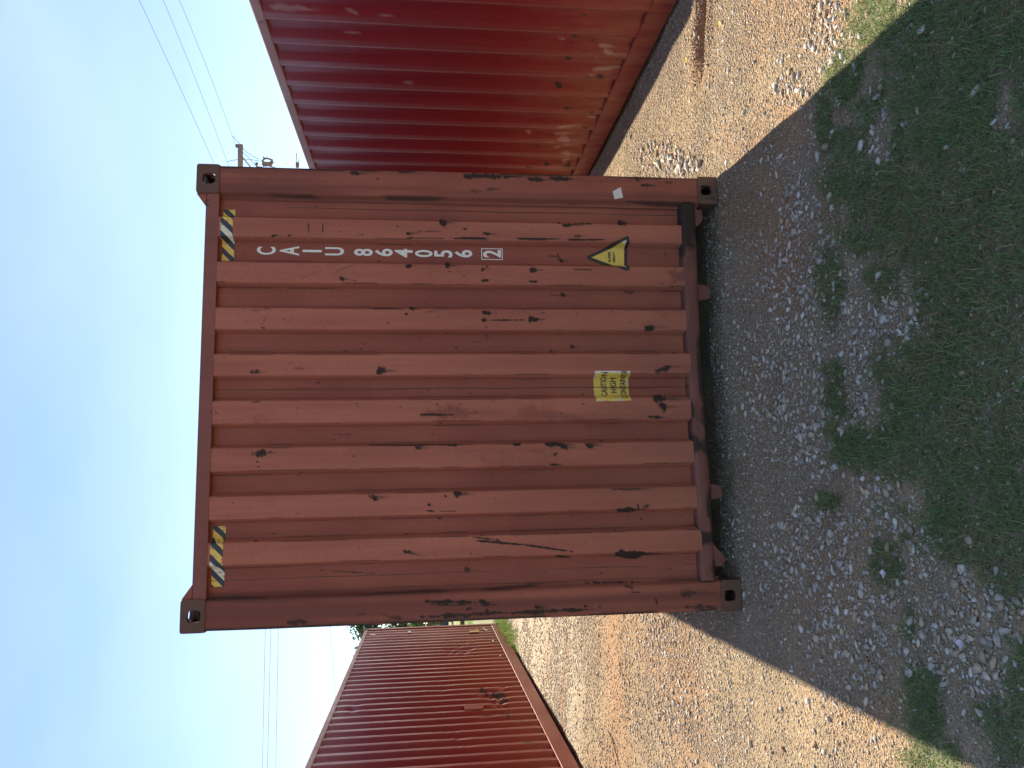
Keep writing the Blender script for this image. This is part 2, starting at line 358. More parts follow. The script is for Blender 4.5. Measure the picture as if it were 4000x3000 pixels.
def side_profile(L0, L1, pitch, depth, per, phase=0.0):
    """positions along the wall and inward depth of a trapezoid wall"""
    o, s, i = 0.26*pitch, 0.24*pitch, 0.26*pitch
    br = [0, o, o+s, o+s+i]; ts = []
    n = int((L1-L0)/pitch)+3
    sub = []
    for a, b, k in ((0, o, max(2, per)), (o, o+s, max(2, per)), (o+s, o+s+i, max(2, per)), (o+s+i, pitch, max(2, per))): sub += list(np.linspace(a, b, k, endpoint=False))
    sub = np.array(sub)
    t = (np.arange(n)[:, None]*pitch+sub[None]+L0-pitch+phase % pitch).ravel(); t = t[(t > L0) & (t < L1)]; t = np.concatenate([[L0], t, [L1]])
    u = (t-L0+pitch-phase % pitch) % pitch
    dep = np.interp(u, [0, o, o+s, o+s+i, pitch], [0, 0, depth, depth, 0])
    return t, dep
def side_wall(parent, sx, L, mat, z0, z1, pitch, per, rows, phase=0.0, origin=(0, 0, 0), rustm=(), stainm=(), palem=(), dents=(), name='side_panel', depth=0.036, fade_top=0.0, seed=5):
    t, dep = side_profile(0.05, L-0.05, pitch, depth, per, phase); zz = np.linspace(z0, z1, rows)
    T, Zg = np.meshgrid(t, zz); D = np.repeat(dep[None], rows, 0)
    Pw = np.stack([np.full(T.shape, sx*(W/2-0.012))+origin[0], T+origin[1], Zg+origin[2]], -1).reshape(-1, 3); px, py = to_px(Pw)
    Dn = D.ravel()+0.006*(fbm(T.ravel()*1.1, Zg.ravel()*1.3, seed, 3)-0.5)
    Tt = T.ravel().copy()
    for ax, ay, r, dp, shy in dents:
        g = np.exp(-(((px-ax)/r)**2+((py-ay)/(0.55*r))**2)); wob = fbm(px/14, py/14, seed+2, 2)-0.5
        Dn = Dn+dp*g*(0.6+1.4*wob); Tt = Tt+shy*g
    V = np.stack([sx*(W/2-0.012-Dn), Tt, Zg.ravel()], 1)
    F = grid_faces(rows, len(t)); F = F[:, ::-1] if sx < 0 else F
    fd = np.clip((1-D.ravel()/depth)*0.35+0.5*(fbm(T.ravel()*2, Zg.ravel()*1.2, seed+8, 4)-0.35)+fade_top*(Zg.ravel()-1.2), 0, 1)
    z = np.zeros(len(V))
    at = {'fade': fd, 'rust': marks_value(px, py, rustm, seed) if rustm else z, 'stain': marks_value(px, py, stainm, seed+1) if stainm else z, 'pale': marks_value(px, py, palem, seed+3) if palem else z}
    return obj(name, V, F, mat, parent, True, at)
def end_wall(parent, y, facing, mat, z0, z1):
    t, dep = side_profile(-1.045, 1.045, 0.25, 0.045, 2, 0.1)
    V = []; 
    for z in (z0, z1):
        for a, b in zip(t, dep): V.append((a, y-facing*b, z))
    return obj('end_panel', V, grid_faces(2, len(t)), mat, parent)
def frame_parts(parent, L, mat, main=False, rail_h=0.15, rail=None, rz=0.020):
    for top in (0, 1):
        for fr in (True, False):
            for sx in (-1, 1): casting(parent, sx, fr, top, 0.0 if fr else L)
    for fr in (True, False):
        for sx in (-1, 1):
            if main and fr: continue
            y0, y1 = (0.006, 0.14) if fr else (L-0.14, L-0.006)
            MB().box((min(sx*1.06, sx*1.213), y0, 0.118), (max(sx*1.06, sx*1.213), y1, H-0.118)).build('corner_post', mat, parent, bevel=0.006)
    for sx in (-1, 1):
        a, b = sx*1.150, sx*1.212
        mb = MB(); mb.box((min(a, b), 0.178, 2.790), (max(a, b), L-0.178, 2.858)); mb.build('top_side_rail', rail or mat, parent, bevel=0.008)
        a, b = sx*1.160, sx*1.214
        mb = MB(); mb.box((min(a, b), 0.178, rz), (max(a, b), L-0.178, 0.020+rail_h)); mb.build('bottom_side_rail', mat, parent, bevel=0.007)
    # roof and underside
    n = int(L/0.11); V = []
    for k in range(n+1):
        yy = 0.09+(L-0.18)*k/n; zz = 2.846 if (k//2) % 2 else 2.830
        V += [(-1.148, yy, zz), (1.148, yy, zz)]
    obj('roof', V, [(2*k, 2*k+1, 2*k+3, 2*k+2) for k in range(n)], mat, parent)
    MB().box((-1.155, 0.12, 0.150), (1.155, L-0.12, 0.172)).build('floor', M_UNDER, parent)
    for k in range(int(L/0.6)):
        MB().box((-1.150, 0.35+0.6*k, 0.035), (1.150, 0.40+0.6*k, 0.147)).build('cross_member', M_UNDER, parent)

# ---- the near container, end wall towards the camera
main_c = empty('shipping_container', (0, 0, 0)); LEN = 12.192
tag(main_c, 'faded red-brown container seen end on, white number column and yellow stickers on its ribbed wall', 'container', 'shipping containers in the yard')
frame_parts(main_c, LEN, M_MAIN, True)
OR = [0.927, 0.680, 0.430, 0.181, -0.065, -0.309, -0.555, -0.786]
OL = [0.823, 0.571, 0.317, 0.070, -0.180, -0.425, -0.667, -0.894]
kx, ky = [1.062, 1.045], [0.030, 0.058]
for r, l in zip(OR, OL): kx += [r+0.021, r, l, l-0.021]; ky += [0.058, 0.012, 0.012, 0.058]
kx += [-1.040, -1.062]; ky += [0.058, 0.030]
KX, KY = np.array(kx), np.array(ky)
def face_y(x): return np.interp(-np.asarray(x, float), -KX, KY)
us = []
for i in range(len(KX)-1):
    n = max(2, int(math.hypot(KX[i+1]-KX[i], KY[i+1]-KY[i])/0.0062)); us += [(KX[i]+(KX[i+1]-KX[i])*k/n, KY[i]+(KY[i+1]-KY[i])*k/n) for k in range(n)]
us.append((KX[-1], KY[-1])); us = np.array(us); vs = np.arange(0.205, 2.796, 0.0062)
UX = np.repeat(us[None, :, 0], len(vs), 0).ravel(); UY = np.repeat(us[None, :, 1], len(vs), 0).ravel(); VZ = np.repeat(vs[:, None], len(us), 1).ravel()
bx, by = to_px(np.stack([UX, UY, VZ], 1))
RUST = [(1727, 867, 1735, 868, 11, 1), (1592, 913, 1604, 911, 8, 1), (1616, 904, 1725, 904, 2.5, .6), (1590, 928, 1735, 930, 3, .65), (1775, 930, 1927, 931, 4.5, 1.2), (1895, 911, 1908, 914, 9, 1),
        (2018, 932, 2190, 934, 4, 1.1), (1390, 919, 1420, 916, 3, .7), (1748, 1036, 1752, 1037, 10, 1), (1588, 1040, 1602, 1038, 6, 1), (1885, 1053, 1890, 1050, 7, 1), (1900, 1041, 1906, 1041, 4, .8),
        (2078, 1055, 2088, 1055, 9, 1), (1331, 1089, 1335, 1090, 9, .9), (1335, 1092, 1395, 1096, 2.5, .6), (1884, 1096, 1905, 1094, 5, 1), (2070, 1099, 2095, 1099, 4, 1), (1460, 1205, 1580, 1207, 3.5, 1),
        (1604, 1206, 1612, 1207, 7, 1), (1584, 1227, 1590, 1226, 5, 1), (1650, 1218, 1715, 1217, 2, .6), (1890, 1219, 1912, 1223, 6, 1), (1888, 1250, 2100, 1250, 2.5, .9), (1889, 1251, 1893, 1250, 7, 1),
        (2075, 1247, 2095, 1248, 9, 1.1), (1897, 1278, 1902, 1279, 4, .7), (1899, 1306, 1900, 1312, 6, .8), (1900, 1312, 1901, 1345, 2.5, .6), (1840, 1334, 1883, 1337, 3, .55), (1488, 1447, 1492, 1448, 14, .9),
        (1392, 1576, 1394, 1577, 5, .7), (1563, 1589, 1566, 1590, 4, .7), (1644, 1620, 1772, 1620, 5, .9), (1303, 1696, 1375, 1698, 7, .5), (1632, 1748, 1636, 1749, 10, .9), (1445, 1738, 1830, 1737, 2.5, .85),
        (1755, 1739, 1780, 1739, 5, 1), (2008, 1736, 2030, 1735, 5, 1), (1454, 1941, 1460, 1943, 14, .9), (1782, 1931, 1790, 1930, 13, 1), (1738, 1937, 1742, 1938, 5, .8), (1673, 1972, 1676, 1973, 6, .9),
        (1666, 1994, 1700, 1999, 5, .7), (1720, 1998, 1780, 1996, 4, .6), (2205, 880, 2235, 878, 11, 1), (2235, 876, 2310, 874, 5, .8), (2206, 936, 2370, 937, 3.5, 1), (2245, 921, 2275, 921, 7, .7),
        (2140, 1000, 2190, 1001, 4, .7), (2180, 990, 2182, 1012, 5, .7), (2190, 1014, 2194, 1017, 8, .8), (2423, 873, 2440, 872, 8, .7), (2245, 1053, 2317, 1052, 4, .8), (2196, 1154, 2199, 1155, 9, .8),
        (2150, 1153, 2196, 1154, 3, .6), (2442, 1143, 2478, 1141, 8, .55), (2530, 1277, 2540, 1278, 15, .8), (2232, 1353, 2236, 1355, 9, .8), (2150, 1371, 2153, 1371, 8, .6), (2228, 1340, 2230, 1386, 3, .5),
        (2570, 1448, 2620, 1432, 12, .7), (2560, 1556, 2610, 1558, 20, .85), (2585, 1580, 2590, 1590, 14, .8), (2135, 1737, 2210, 1736, 9, 1), (2195, 1746, 2212, 1747, 10, .9), (2300, 1738, 2315, 1739, 10, 1),
        (2168, 1775, 2176, 1770, 5, .8), (2150, 1815, 2195, 1816, 5, .8), (2525, 1628, 2590, 1630, 6, .7), (2415, 1992, 2500, 1990, 9, .9), (2492, 1972, 2495, 1990, 4, .8), (2510, 1982, 2535, 1976, 8, .6),
        (2395, 1912, 2530, 1910, 8, .65), (2412, 2165, 2525, 2164, 14, 1.15), (1862, 2112, 2050, 2128, 5, .9), (2050, 2128, 2245, 2156, 4, 1), (2170, 2172, 2228, 2176, 4, 1), (1840, 2096, 1960, 2112, 4, .7),
        (981, 1453, 1000, 1455, 11, .75), (1010, 1768, 1025, 1769, 13, .9), (985, 1770, 990, 1769, 8, .6), (1025, 1281, 1034, 1282, 4, .9), (985, 1570, 1020, 1567, 3, .8), (1064, 922, 1078, 921, 6, .9), (1128, 920, 1134, 922, 5, .8),
        (1203, 866, 1208, 922, 2.4, .8), (1260, 872, 1263, 918, 2.4, .8), (1036, 1204, 1044, 1205, 6, .8), (1170, 1092, 1260, 1052, 2, .5), (1310, 1062, 1390, 1032, 2, .5), (1120, 1265, 1145, 1235, 2, .5), (1020, 1280, 1050, 1212, 2, .45),
        (2730, 1400, 2735, 1450, 10, .6), (2695, 1450, 2690, 1560, 6, .6), (1300, 2230, 1500, 2244, 2.4, .6), (1580, 2085, 1590, 2086, 7, .6), (1400, 2140, 1402, 2140, 5, .6), (1825, 2222, 1828, 2226, 10, .6), (1580, 2155, 1600, 2158, 8, .8),
        (1040, 2085, 1100, 2084, 4, .5), (1570, 2157, 1660, 2172, 3, .6)]
for _ in range(120): a, b = random.uniform(900, 2680), random.uniform(800, 2260); RUST.append((a, b, a+random.uniform(0, 10), b, random.uniform(1.6, 3.6), random.uniform(.45, .8)))
STAIN = [(1660, 1614, 1870, 1612, 24, .8), (2602+40, 1082, 2602+60, 1082, 32, .7), (985, 1211, 1015, 1211, 9, .6), (1150, 1439, 1200, 1439, 6, .7), (2300, 1665, 2305, 1666, 16, .5), (2030, 1610, 2300, 1640, 26, .45), (1000, 1640, 1060, 1640, 18, .35), (2560, 1210, 2640, 1215, 34, .35), (1900, 1800, 2250, 1800, 40, .3)]
outer = 1-(UY-0.012)/0.046
fade = np.clip(0.62*outer+0.35*(fbm(UX*3, VZ*1.4, 31, 4)-0.3), 0, 1)
dent = 0.010*(fbm(UX*1.6, VZ*1.4, 41, 3)-0.5)
for ax, ay, r, dp in ((1330, 1500, 200, .012), (2300, 1850, 260, .014), (1750, 2000, 160, -.006), (2500, 1500, 120, .010), (1700, 1000, 150, .006), (2150, 1600, 100, .008)):
    dent = dent+dp*np.exp(-(((bx-ax)/r)**2+((by-ay)/(0.5*r))**2))
kd = np.min(np.abs(UX[:, None]-KX[None]), 1); edge = 0.46*np.exp(-(kd/0.0045)**2)*sstep(0.50, 0.66, fbm(VZ*4.5, np.round(UX*17)*3.7, 83, 4))
panel = obj('front_panel', np.stack([UX, UY+dent, VZ], 1), grid_faces(len(vs), len(us))[:, ::-1], M_MAIN, main_c, True,
            {'rust': np.maximum(marks_value(bx, by, RUST), edge), 'stain': marks_value(bx, by, STAIN, 8), 'fade': fade, 'pale': np.zeros(len(UX))})
# corner posts of the end wall: folded section, grid so that the wear sits where it is in the photo
POSTR = [(1815, 688, 2010, 690, 11, 1.0), (1375, 676, 1405, 678, 9, 1), (1560, 673, 1595, 674, 8, .9), (2060, 698, 2130, 702, 9, .8), (2150, 696, 2250, 698, 7, .8), (1472, 698, 1480, 699, 4, .8), (1840, 745, 1880, 748, 12, .5), (1900, 738, 1960, 740, 6, .5), (2480, 700, 2492, 703, 9, .8), (2505, 723, 2560, 726, 8, .7), (2540, 790, 2620, 792, 12, .5), (2600, 712, 2620, 712, 6, .6),
         (1700, 665, 2700, 690, 3, .6), (1665, 2350, 1890, 2352, 7, 1.1), (1872, 2348, 1915, 2362, 10, 1.1), (1680, 2362, 1850, 2363, 4, .8), (1125, 2432, 1200, 2430, 12, .7), (1395, 2400, 1420, 2398, 8, .6), (1520, 2415, 1570, 2413, 12, .5), (1640, 2410, 1980, 2392, 9, .75), (1825, 2380, 1832, 2376, 8, 1), (1900, 2384, 1905, 2385, 5, .9), (2095, 2370, 2110, 2372, 10, .9), (2000, 2394, 2300, 2380, 10, .8), (2285, 2366, 2292, 2368, 6, .9), (2340, 2368, 2346, 2372, 5, .8),
         (2290, 2275, 2480, 2275, 8, .7), (2440, 2290, 2490, 2296, 10, .6), (2050, 2276, 2300, 2274, 5, .5), (2660, 2325, 2720, 2318, 22, .6), (2680, 2370, 2790, 2370, 12, .6), (1480, 2395, 1560, 2420, 4, .5), (2460, 2312, 2500, 2314, 4, .7), (2562, 2338, 2566, 2356, 5, .8), (860, 700, 1300, 705, 10, .3), (900, 2350, 1200, 2352, 16, .3)]
for sx in (-1, 1):
    prof = [(1.213, 0.135), (1.213, 0.012), (1.208, 0.006), (1.075, 0.006), (1.068, 0.010), (1.052, 0.040), (1.040, 0.046)]
    pu = []
    for (a, b), (c, d) in zip(prof[:-1], prof[1:]):
        n = max(1, int(math.hypot(c-a, d-b)/0.007)); pu += [(a+(c-a)*k/n, b+(d-b)*k/n) for k in range(n)]
    pu.append(prof[-1]); pu = np.array(pu); pv = np.arange(0.112, 2.79, 0.0075)
    px_, py_, pz_ = np.repeat(sx*pu[None, :, 0], len(pv), 0).ravel(), np.repeat(pu[None, :, 1], len(pv), 0).ravel(), np.repeat(pv[:, None], len(pu), 1).ravel()
    a, b = to_px(np.stack([px_, py_, pz_], 1)); F = grid_faces(len(pv), len(pu)); F = F[:, ::-1] if sx > 0 else F
    wob = 0.006*(fbm(pz_*1.7, px_*3, 51+sx, 3)-0.5)
    ew = np.exp(-((1.213-np.abs(px_))/0.017)**2)*sstep(0.36, 0.54, fbm(pz_*5, px_*40, 69, 4)); ew = np.maximum(ew, 0.75*np.exp(-((1.058-np.abs(px_))/0.016)**2)*sstep(0.38, 0.58, fbm(pz_*3, px_*30, 70, 3)))
    obj('corner_post', np.stack([px_+wob, py_+wob, pz_], 1), F, M_MAIN, main_c, True, {'rust': np.maximum(marks_value(a, b, POSTR), 0.75*ew), 'fade': np.clip(0.9*(fbm(px_*9, pz_*1.2, 61, 4)-0.35), 0, 1), 'stain': np.clip(0.25+2.4*(fbm(px_*22, pz_*0.8, 67, 4)-0.48)+0.5*sstep(1.5, 2.7, pz_), 0, 1)})
    # corner protection plate beside the top fitting
    MB().prism([(sx*1.058, 2.893), (sx*1.052, 2.893), (sx*0.985, 2.846), (sx*1.058, 2.846)], 'y', 0.012, 0.17).build('protection_plate', M_MAIN, main_c)
hd = MB().prism([(0.008, 2.778), (0.008, 2.838), (0.016, 2.847), (0.11, 2.847), (0.11, 2.81), (0.035, 2.778)], 'x', -1.058, 1.058).build('top_end_rail', M_CAST, main_c)
hd.data.materials.clear(); hd.data.materials.append(M_HEAD)
# sill: a folded plate, slightly bent, scuffed to dark steel along its lower lip
sxs = np.linspace(-1.057, 1.057, 300); spf = [(0.055, 0.232), (0.020, 0.226), (0.006, 0.218), (0.004, 0.205), (0.004, 0.185), (0.004, 0.165), (0.006, 0.150), (0.012, 0.143), (0.06, 0.143)]
SV = np.array([[(x, a+0.004*math.sin(x*5)+0.003*math.sin(x*13), b+0.004*math.sin(x*3+1)) for x in sxs] for a, b in spf])
zz = SV[..., 2].ravel(); xx = SV[..., 0].ravel()
rr = np.clip(sstep(0.50, 0.66, fbm(xx*6, zz*14, 71, 4)+0.16*sstep(0.18, 0.145, zz)+0.13*sstep(0.21, 0.228, zz)), 0, 1)*0.72
sill = obj('bottom_end_rail', SV.reshape(-1, 3), grid_faces(len(spf), len(sxs))[:, ::-1], M_HEAD, main_c, False, {'rust': rr, 'stain': np.clip(0.35+2*(fbm(xx*4, zz*9, 73, 3)-0.45), 0, 1), 'fade': np.zeros(len(xx))})
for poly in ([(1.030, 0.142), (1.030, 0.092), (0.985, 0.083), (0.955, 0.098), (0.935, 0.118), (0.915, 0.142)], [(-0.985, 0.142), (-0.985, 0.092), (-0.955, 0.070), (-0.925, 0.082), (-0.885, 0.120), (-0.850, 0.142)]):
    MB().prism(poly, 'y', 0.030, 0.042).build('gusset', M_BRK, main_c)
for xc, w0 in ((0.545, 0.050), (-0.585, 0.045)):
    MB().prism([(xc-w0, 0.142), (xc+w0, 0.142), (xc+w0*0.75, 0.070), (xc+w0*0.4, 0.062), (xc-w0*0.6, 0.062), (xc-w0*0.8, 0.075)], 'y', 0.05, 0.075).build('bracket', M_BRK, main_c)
# vertical weld seams between the sheets
for xs_ in (1.004, 0.001, -0.974):
    y_ = float(face_y(xs_)); pts = [(xs_+0.0015*math.sin(z*9), y_-0.0005+float(0), z) for z in np.linspace(0.235, 2.775, 60)]
    MB().tube(pts, 0.0022, 5).build('weld_seam', M_WELD, panel)
for sx in (-1, 1):
    side_wall(main_c, sx, LEN, M_MAIN, 0.165, 2.795, 0.278, 2, 24, 0.0)
end_wall(main_c, LEN-0.04, 1, M_MAIN, 0.16, 2.79)

# ---- lettering and stickers on the end wall
def text_mesh(name, s, bold=0.0):
    cu = bpy.data.curves.new(name, 'FONT'); cu.body = s; cu.size = 1.0; cu.offset = bold; cu.fill_mode = 'FRONT'; cu.resolution_u = 6
    o = bpy.data.objects.new(name, cu); COL.objects.link(o); dg = bpy.context.evaluated_depsgraph_get(); dg.update()
    me = bpy.data.meshes.new_from_object(o.evaluated_get(dg)); bpy.data.objects.remove(o)
    V = np.array([v.co[:] for v in me.vertices]); F = [tuple(p.vertices) for p in me.polygons]; bpy.data.meshes.remove(me)
    return V[:, :2], F
def lettering(s, xc, zc, wd, ht, mat, parent, lift=0.0022, bold=0.0, slant=0.0):
    V, F = text_mesh('lettering', s, bold); lo, hi = V.min(0), V.max(0)
    bm = bmesh.new(); vv = [bm.verts.new((a, b, 0)) for a, b in V]
    for f in F:
        try: bm.faces.new([vv[i] for i in f])
        except ValueError: pass
    bmesh.ops.triangulate(bm, faces=bm.faces)
    for k in KX:
        t_ = (k-xc)/wd+0.5
        if 0 < t_ < 1: bmesh.ops.bisect_plane(bm, geom=list(bm.verts)+list(bm.edges)+list(bm.faces), plane_co=(lo[0]+t_*(hi[0]-lo[0]), 0, 0), plane_no=(1, 0, 0), dist=1e-6)
    bm.verts.index_update(); V = np.array([v.co[:2] for v in bm.verts]); F = [tuple(v.index for v in f.verts) for f in bm.faces]; bm.free()
    U = (V-(lo+hi)/2)/(hi-lo)
    x = xc+U[:, 0]*wd; z = zc+U[:, 1]*ht+slant*U[:, 0]
    y = face_y(x)-lift+dent_at(x, z)
    o = obj('lettering', np.stack([x, y, z], 1), F, mat, parent)
    bm = bmesh.new(); bm.from_mesh(o.data); bmesh.ops.recalc_face_normals(bm, faces=bm.faces); bm.to_mesh(o.data); bm.free(); return o
def dent_at(x, z):
    x = np.asarray(x, float); z = np.asarray(z, float); d = 0.010*(fbm(x*1.6, z*1.4, 41, 3)-0.5)
    a, b = to_px(np.stack([x, face_y(x), z], -1))
    for ax, ay, r, dp in ((1330, 1500, 200, .012), (2300, 1850, 260, .014), (1750, 2000, 160, -.006), (2500, 1500, 120, .010), (1700, 1000, 150, .006), (2150, 1600, 100, .008)):
        d = d+dp*np.exp(-(((a-ax)/r)**2+((b-ay)/(0.5*r))**2))
    return d
RY = 0.056
for ch, a, b, yc, wpx in (('C', 1004, 1078, 980, 31), ('A', 1093, 1169, 980, 37), ('I', 1182, 1257, 981, 9), ('U', 1270, 1344, 982, 32), ('8', 1383, 1456, 986, 28), ('6', 1464, 1534, 986, 29), ('4', 1541, 1612, 988, 33),
                          ('0', 1621, 1690, 989, 28), ('5', 1696, 1768, 990, 28), ('6', 1776, 1845, 990, 29), ('2', 1887, 1957, 991, 30)):
    p0, p1 = on_y(a, yc, RY), on_y(b, yc, RY); q0, q1 = on_y(a, yc-wpx/2, RY), on_y(a, yc+wpx/2, RY)
    lettering(ch, (p0[0]+p1[0])/2, (p0[2]+p1[2])/2, abs(q0[0]-q1[0]), p0[2]-p1[2], M_WHITE, panel, bold=0.022)
p0, p1 = on_y(1880, 969, RY), on_y(1964, 1015, RY); e = 0.0042; mb = MB(); x0, x1, z0, z1 = p1[0], p0[0], p1[2], p0[2]
for a in ((x0, z0, x1, z0+e), (x0, z1-e, x1, z1), (x0, z0+e, x0+e, z1-e), (x1-e, z0+e, x1, z1-e)):
    yy = float(face_y((x0+x1)/2))+float(dent_at((x0+x1)/2, (z0+z1)/2)); mb.box((a[0], yy-0.002, a[1]), (a[2], yy, a[3]))
mb.build('number_box', M_WHITE, panel)
def sticker(name, x0, x1, z0, z1, step, fn, parent, lift=0.0016):
    """draped over the ribs; fn(x, z) -> keep mask and colour"""
    nx, nz_ = int((x1-x0)/step)+2, int((z1-z0)/step)+2; gx_, gz_ = np.linspace(x0, x1, nx), np.linspace(z0, z1, nz_)
    Xg, Zg = np.meshgrid(gx_, gz_); xg, zg = Xg.ravel(), Zg.ravel(); keep, colr = fn(xg, zg)
    F = grid_faces(nz_, nx); F = F[keep[F].all(1)]; used = np.unique(F); mp_ = -np.ones(len(xg), int); mp_[used] = np.arange(len(used))
    y = face_y(xg)-lift+dent_at(xg, zg); V = np.stack([xg, y, zg], 1)[used]
    return obj(name, V, mp_[F], M_PRINT, parent, True, {'col': colr[used]})
def haz(seed, ps, x0, z1, whites):
    def fn(x, z):
        u = (x0-x)/0.078+(z1-z)*(-1)/0.078+ps; k = np.floor(u); f = u-k; dark = f < 0.47
        c = np.where(dark[:, None], np.array([[0.020, 0.026, 0.040]]), np.array([[0.70, 0.47, 0.09]]))
        w = (~dark) & (k == whites); c[w] = (0.66, 0.63, 0.52)
        n = fbm(x*60, z*60, seed, 3); c = np.where(((n > 0.66) & ~dark)[:, None], np.array([[0.42, 0.24, 0.12]]), c)
        return fbm(x*45, z*45, seed+4, 3)+0.25*np.minimum(1, 90*np.minimum(z1-z, z-(z1-0.062))) > 0.30, c
    return fn
sticker('hazard_stripe', 0.690, 0.984, 2.703, 2.766, 0.0022, haz(5, 0.35, 0.984, 2.766, 1), panel)['label'] = 'yellow and black diagonal stripe at the end nearer the number column'
sticker('hazard_stripe', -1.004, -0.702, 2.703, 2.766, 0.0022, haz(9, 0.30, -0.702, 2.766, 2), panel)['label'] = 'yellow and black diagonal stripe at the far end from the number column'
ta, tb, tcn = [on_y(*p, 0.035)[[0, 2]] for p in ((2304, 1001), (2446, 936), (2446, 1054))]
def tri_fn(x, z):
    P = np.stack([x, z], 1); vs_ = [ta, tcn, tb]; inn = np.ones(len(x), bool); dist = np.full(len(x), 9.0); ctr = sum(vs_)/3
    for i in range(3):
        a, b = vs_[i], vs_[(i+1) % 3]; e_ = b-a; n = np.array([-e_[1], e_[0]]); n = n*np.sign((ctr-a)@n); inn &= (P-a)@n > 0
        t_ = np.clip(((P-a)@e_)/(e_@e_), 0, 1); dist = np.minimum(dist, np.hypot(*(P-a-t_[:, None]*e_).T))
    sd_ = np.where(inn, -dist, dist)+0.006; yel = np.array([[0.70, 0.50, 0.10]])
    c = np.where((sd_ > 0)[:, None], np.array([[0.016, 0.016, 0.016]]), yel*(0.9+0.2*fbm(x*8, z*8, 4, 3))[:, None])
    wc = (sd_ <= 0) & ((np.hypot(*(P-tb).T) < 0.034) | (np.hypot(*(P-tcn).T) < 0.028)); c[wc] = (0.62, 0.60, 0.54)
    return sd_ < 0.020, c
tri = sticker('warning_sticker', 0.630, 0.870, 0.525, 0.800, 0.0022, tri_fn, panel); tri['label'] = 'yellow triangular heavy-load sticker with black border'
pa, pb = on_y(2381, 1003, RY), on_y(2397, 1003, RY)
lettering('SUPER', pa[0], pa[2], 0.062, 0.0155, M_INK, tri, 0.0034, 0.035); lettering('HEAVY', pb[0], pb[2]-0.002, 0.060, 0.0155, M_INK, tri, 0.0034, 0.035)
def cau_fn(x, z):
    n = fbm(x*30, z*30, 12, 3); ed = np.minimum.reduce([0.086-x, x+0.082, z-0.560, 0.760-z])
    c = np.array([[0.70, 0.50, 0.10]])*(0.86+0.3*fbm(x*14, z*10, 15, 3))[:, None]
    c[x > 0.0765] = (0.72, 0.71, 0.68); c[(ed < 0.012) & (n > 0.62)] = (0.55, 0.50, 0.38)
    return ed+0.010*n > 0.004, c
cau = sticker('warning_sticker', -0.082, 0.086, 0.560, 0.760, 0.0026, cau_fn, panel); cau['label'] = 'yellow rectangular high-container sticker in the middle of the wall'
for s, sxp, wd, xo in (('CAUTION', 2358, 0.128, 0.001), ('HIGH', 2396, 0.082, -0.002), ('CONTAINER', 2434, 0.148, -0.001)):
    p = on_y(sxp, 1504, RY); lettering(s, p[0]+xo, p[2], wd, 0.0345, M_INK, cau, 0.0038, 0.012, 0.004)
pq = [on_y(*p, 0.005) for p in ((2393, 748), (2424, 731), (2434, 772), (2401, 778))]
o = obj('paper_tag', [(p[0], 0.0035, p[2]) for p in pq]+[(p[0], 0.0050, p[2]) for p in pq], [(0, 3, 2, 1), (4, 5, 6, 7), (0, 1, 5, 4), (1, 2, 6, 5), (2, 3, 7, 6), (3, 0, 4, 7)], M_TAPE, main_c); o['label'] = 'torn white paper square on the corner post'

# ---- the right hand container: only its long side shows
RX, RZ, RY0 = 2.672+W/2, -0.030, -1.45
right_c = empty('shipping_container', (RX, RY0, RZ))
tag(right_c, 'glossy maroon container cut off by the frame beside the sunny gravel strip', 'container', 'shipping containers in the yard')
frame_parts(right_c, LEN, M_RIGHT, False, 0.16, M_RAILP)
rs = 800/1659
RR = [(1700+rs*a, rs*b, 1700+rs*a+8, rs*b+1, w*0.85, .66) for a, b, w in ((295, 428, 9), (275, 605, 9), (1190, 150, 8), (1215, 280, 7), (1120, 325, 10), (1185, 420, 8), (1060, 498, 11), (1110, 375, 5), (1225, 630, 12), (1330, 620, 14), (1450, 600, 12), (1000, 660, 8), (995, 705, 9), (1060, 880, 8), (1250, 905, 9), (1330, 890, 10), (310, 1035, 5), (220, 1137, 5), (1200, 1030, 9), (745, 1360, 6), (895, 1335, 7), (1060, 1350, 12), (1140, 80, 6), (820, 1205, 5), (1410, 760, 10), (1270, 350, 6))]
RP = [(1700+rs*a, rs*b, 1700+rs*c, rs*d, w, .9) for a, b, c, d, w in ((1325, 388, 1450, 394, 4), (1380, 420, 1450, 440, 9), (1290, 575, 1500, 566, 4), (1250, 605, 1275, 605, 4), (990, 1040, 1130, 1015, 7), (940, 1160, 960, 1170, 6), (975, 1105, 1130, 1103, 4), (970, 1215, 1090, 1195, 6), (1010, 1275, 1060, 1285, 7), (1240, 970, 1330, 985, 5), (1305, 460, 1305, 500, 3), (750, 1090, 770, 1095, 5), (1000, 345, 1050, 345, 3), (1000, 1130, 1120, 1135, 9), (1010, 1240, 1110, 1250, 6), (1040, 1320, 1080, 1310, 4))]
RP += [(900+rs*a, rs*b, 900+rs*c, rs*d, w, .55) for a, b, c, d, w in ((320, 70, 640, 90, 8), (950, 95, 1030, 120, 5), (920, 285, 1050, 293, 2.5), (1200, 135, 1340, 130, 3), (1420, 675, 1490, 680, 4))]
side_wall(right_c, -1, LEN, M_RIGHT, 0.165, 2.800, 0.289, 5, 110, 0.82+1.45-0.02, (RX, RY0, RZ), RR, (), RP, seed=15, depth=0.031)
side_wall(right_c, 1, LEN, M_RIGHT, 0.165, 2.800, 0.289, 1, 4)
for yy, fc in ((0.03, -1), (LEN-0.03, 1)): end_wall(right_c, yy, fc, M_RIGHT, 0.16, 2.8)

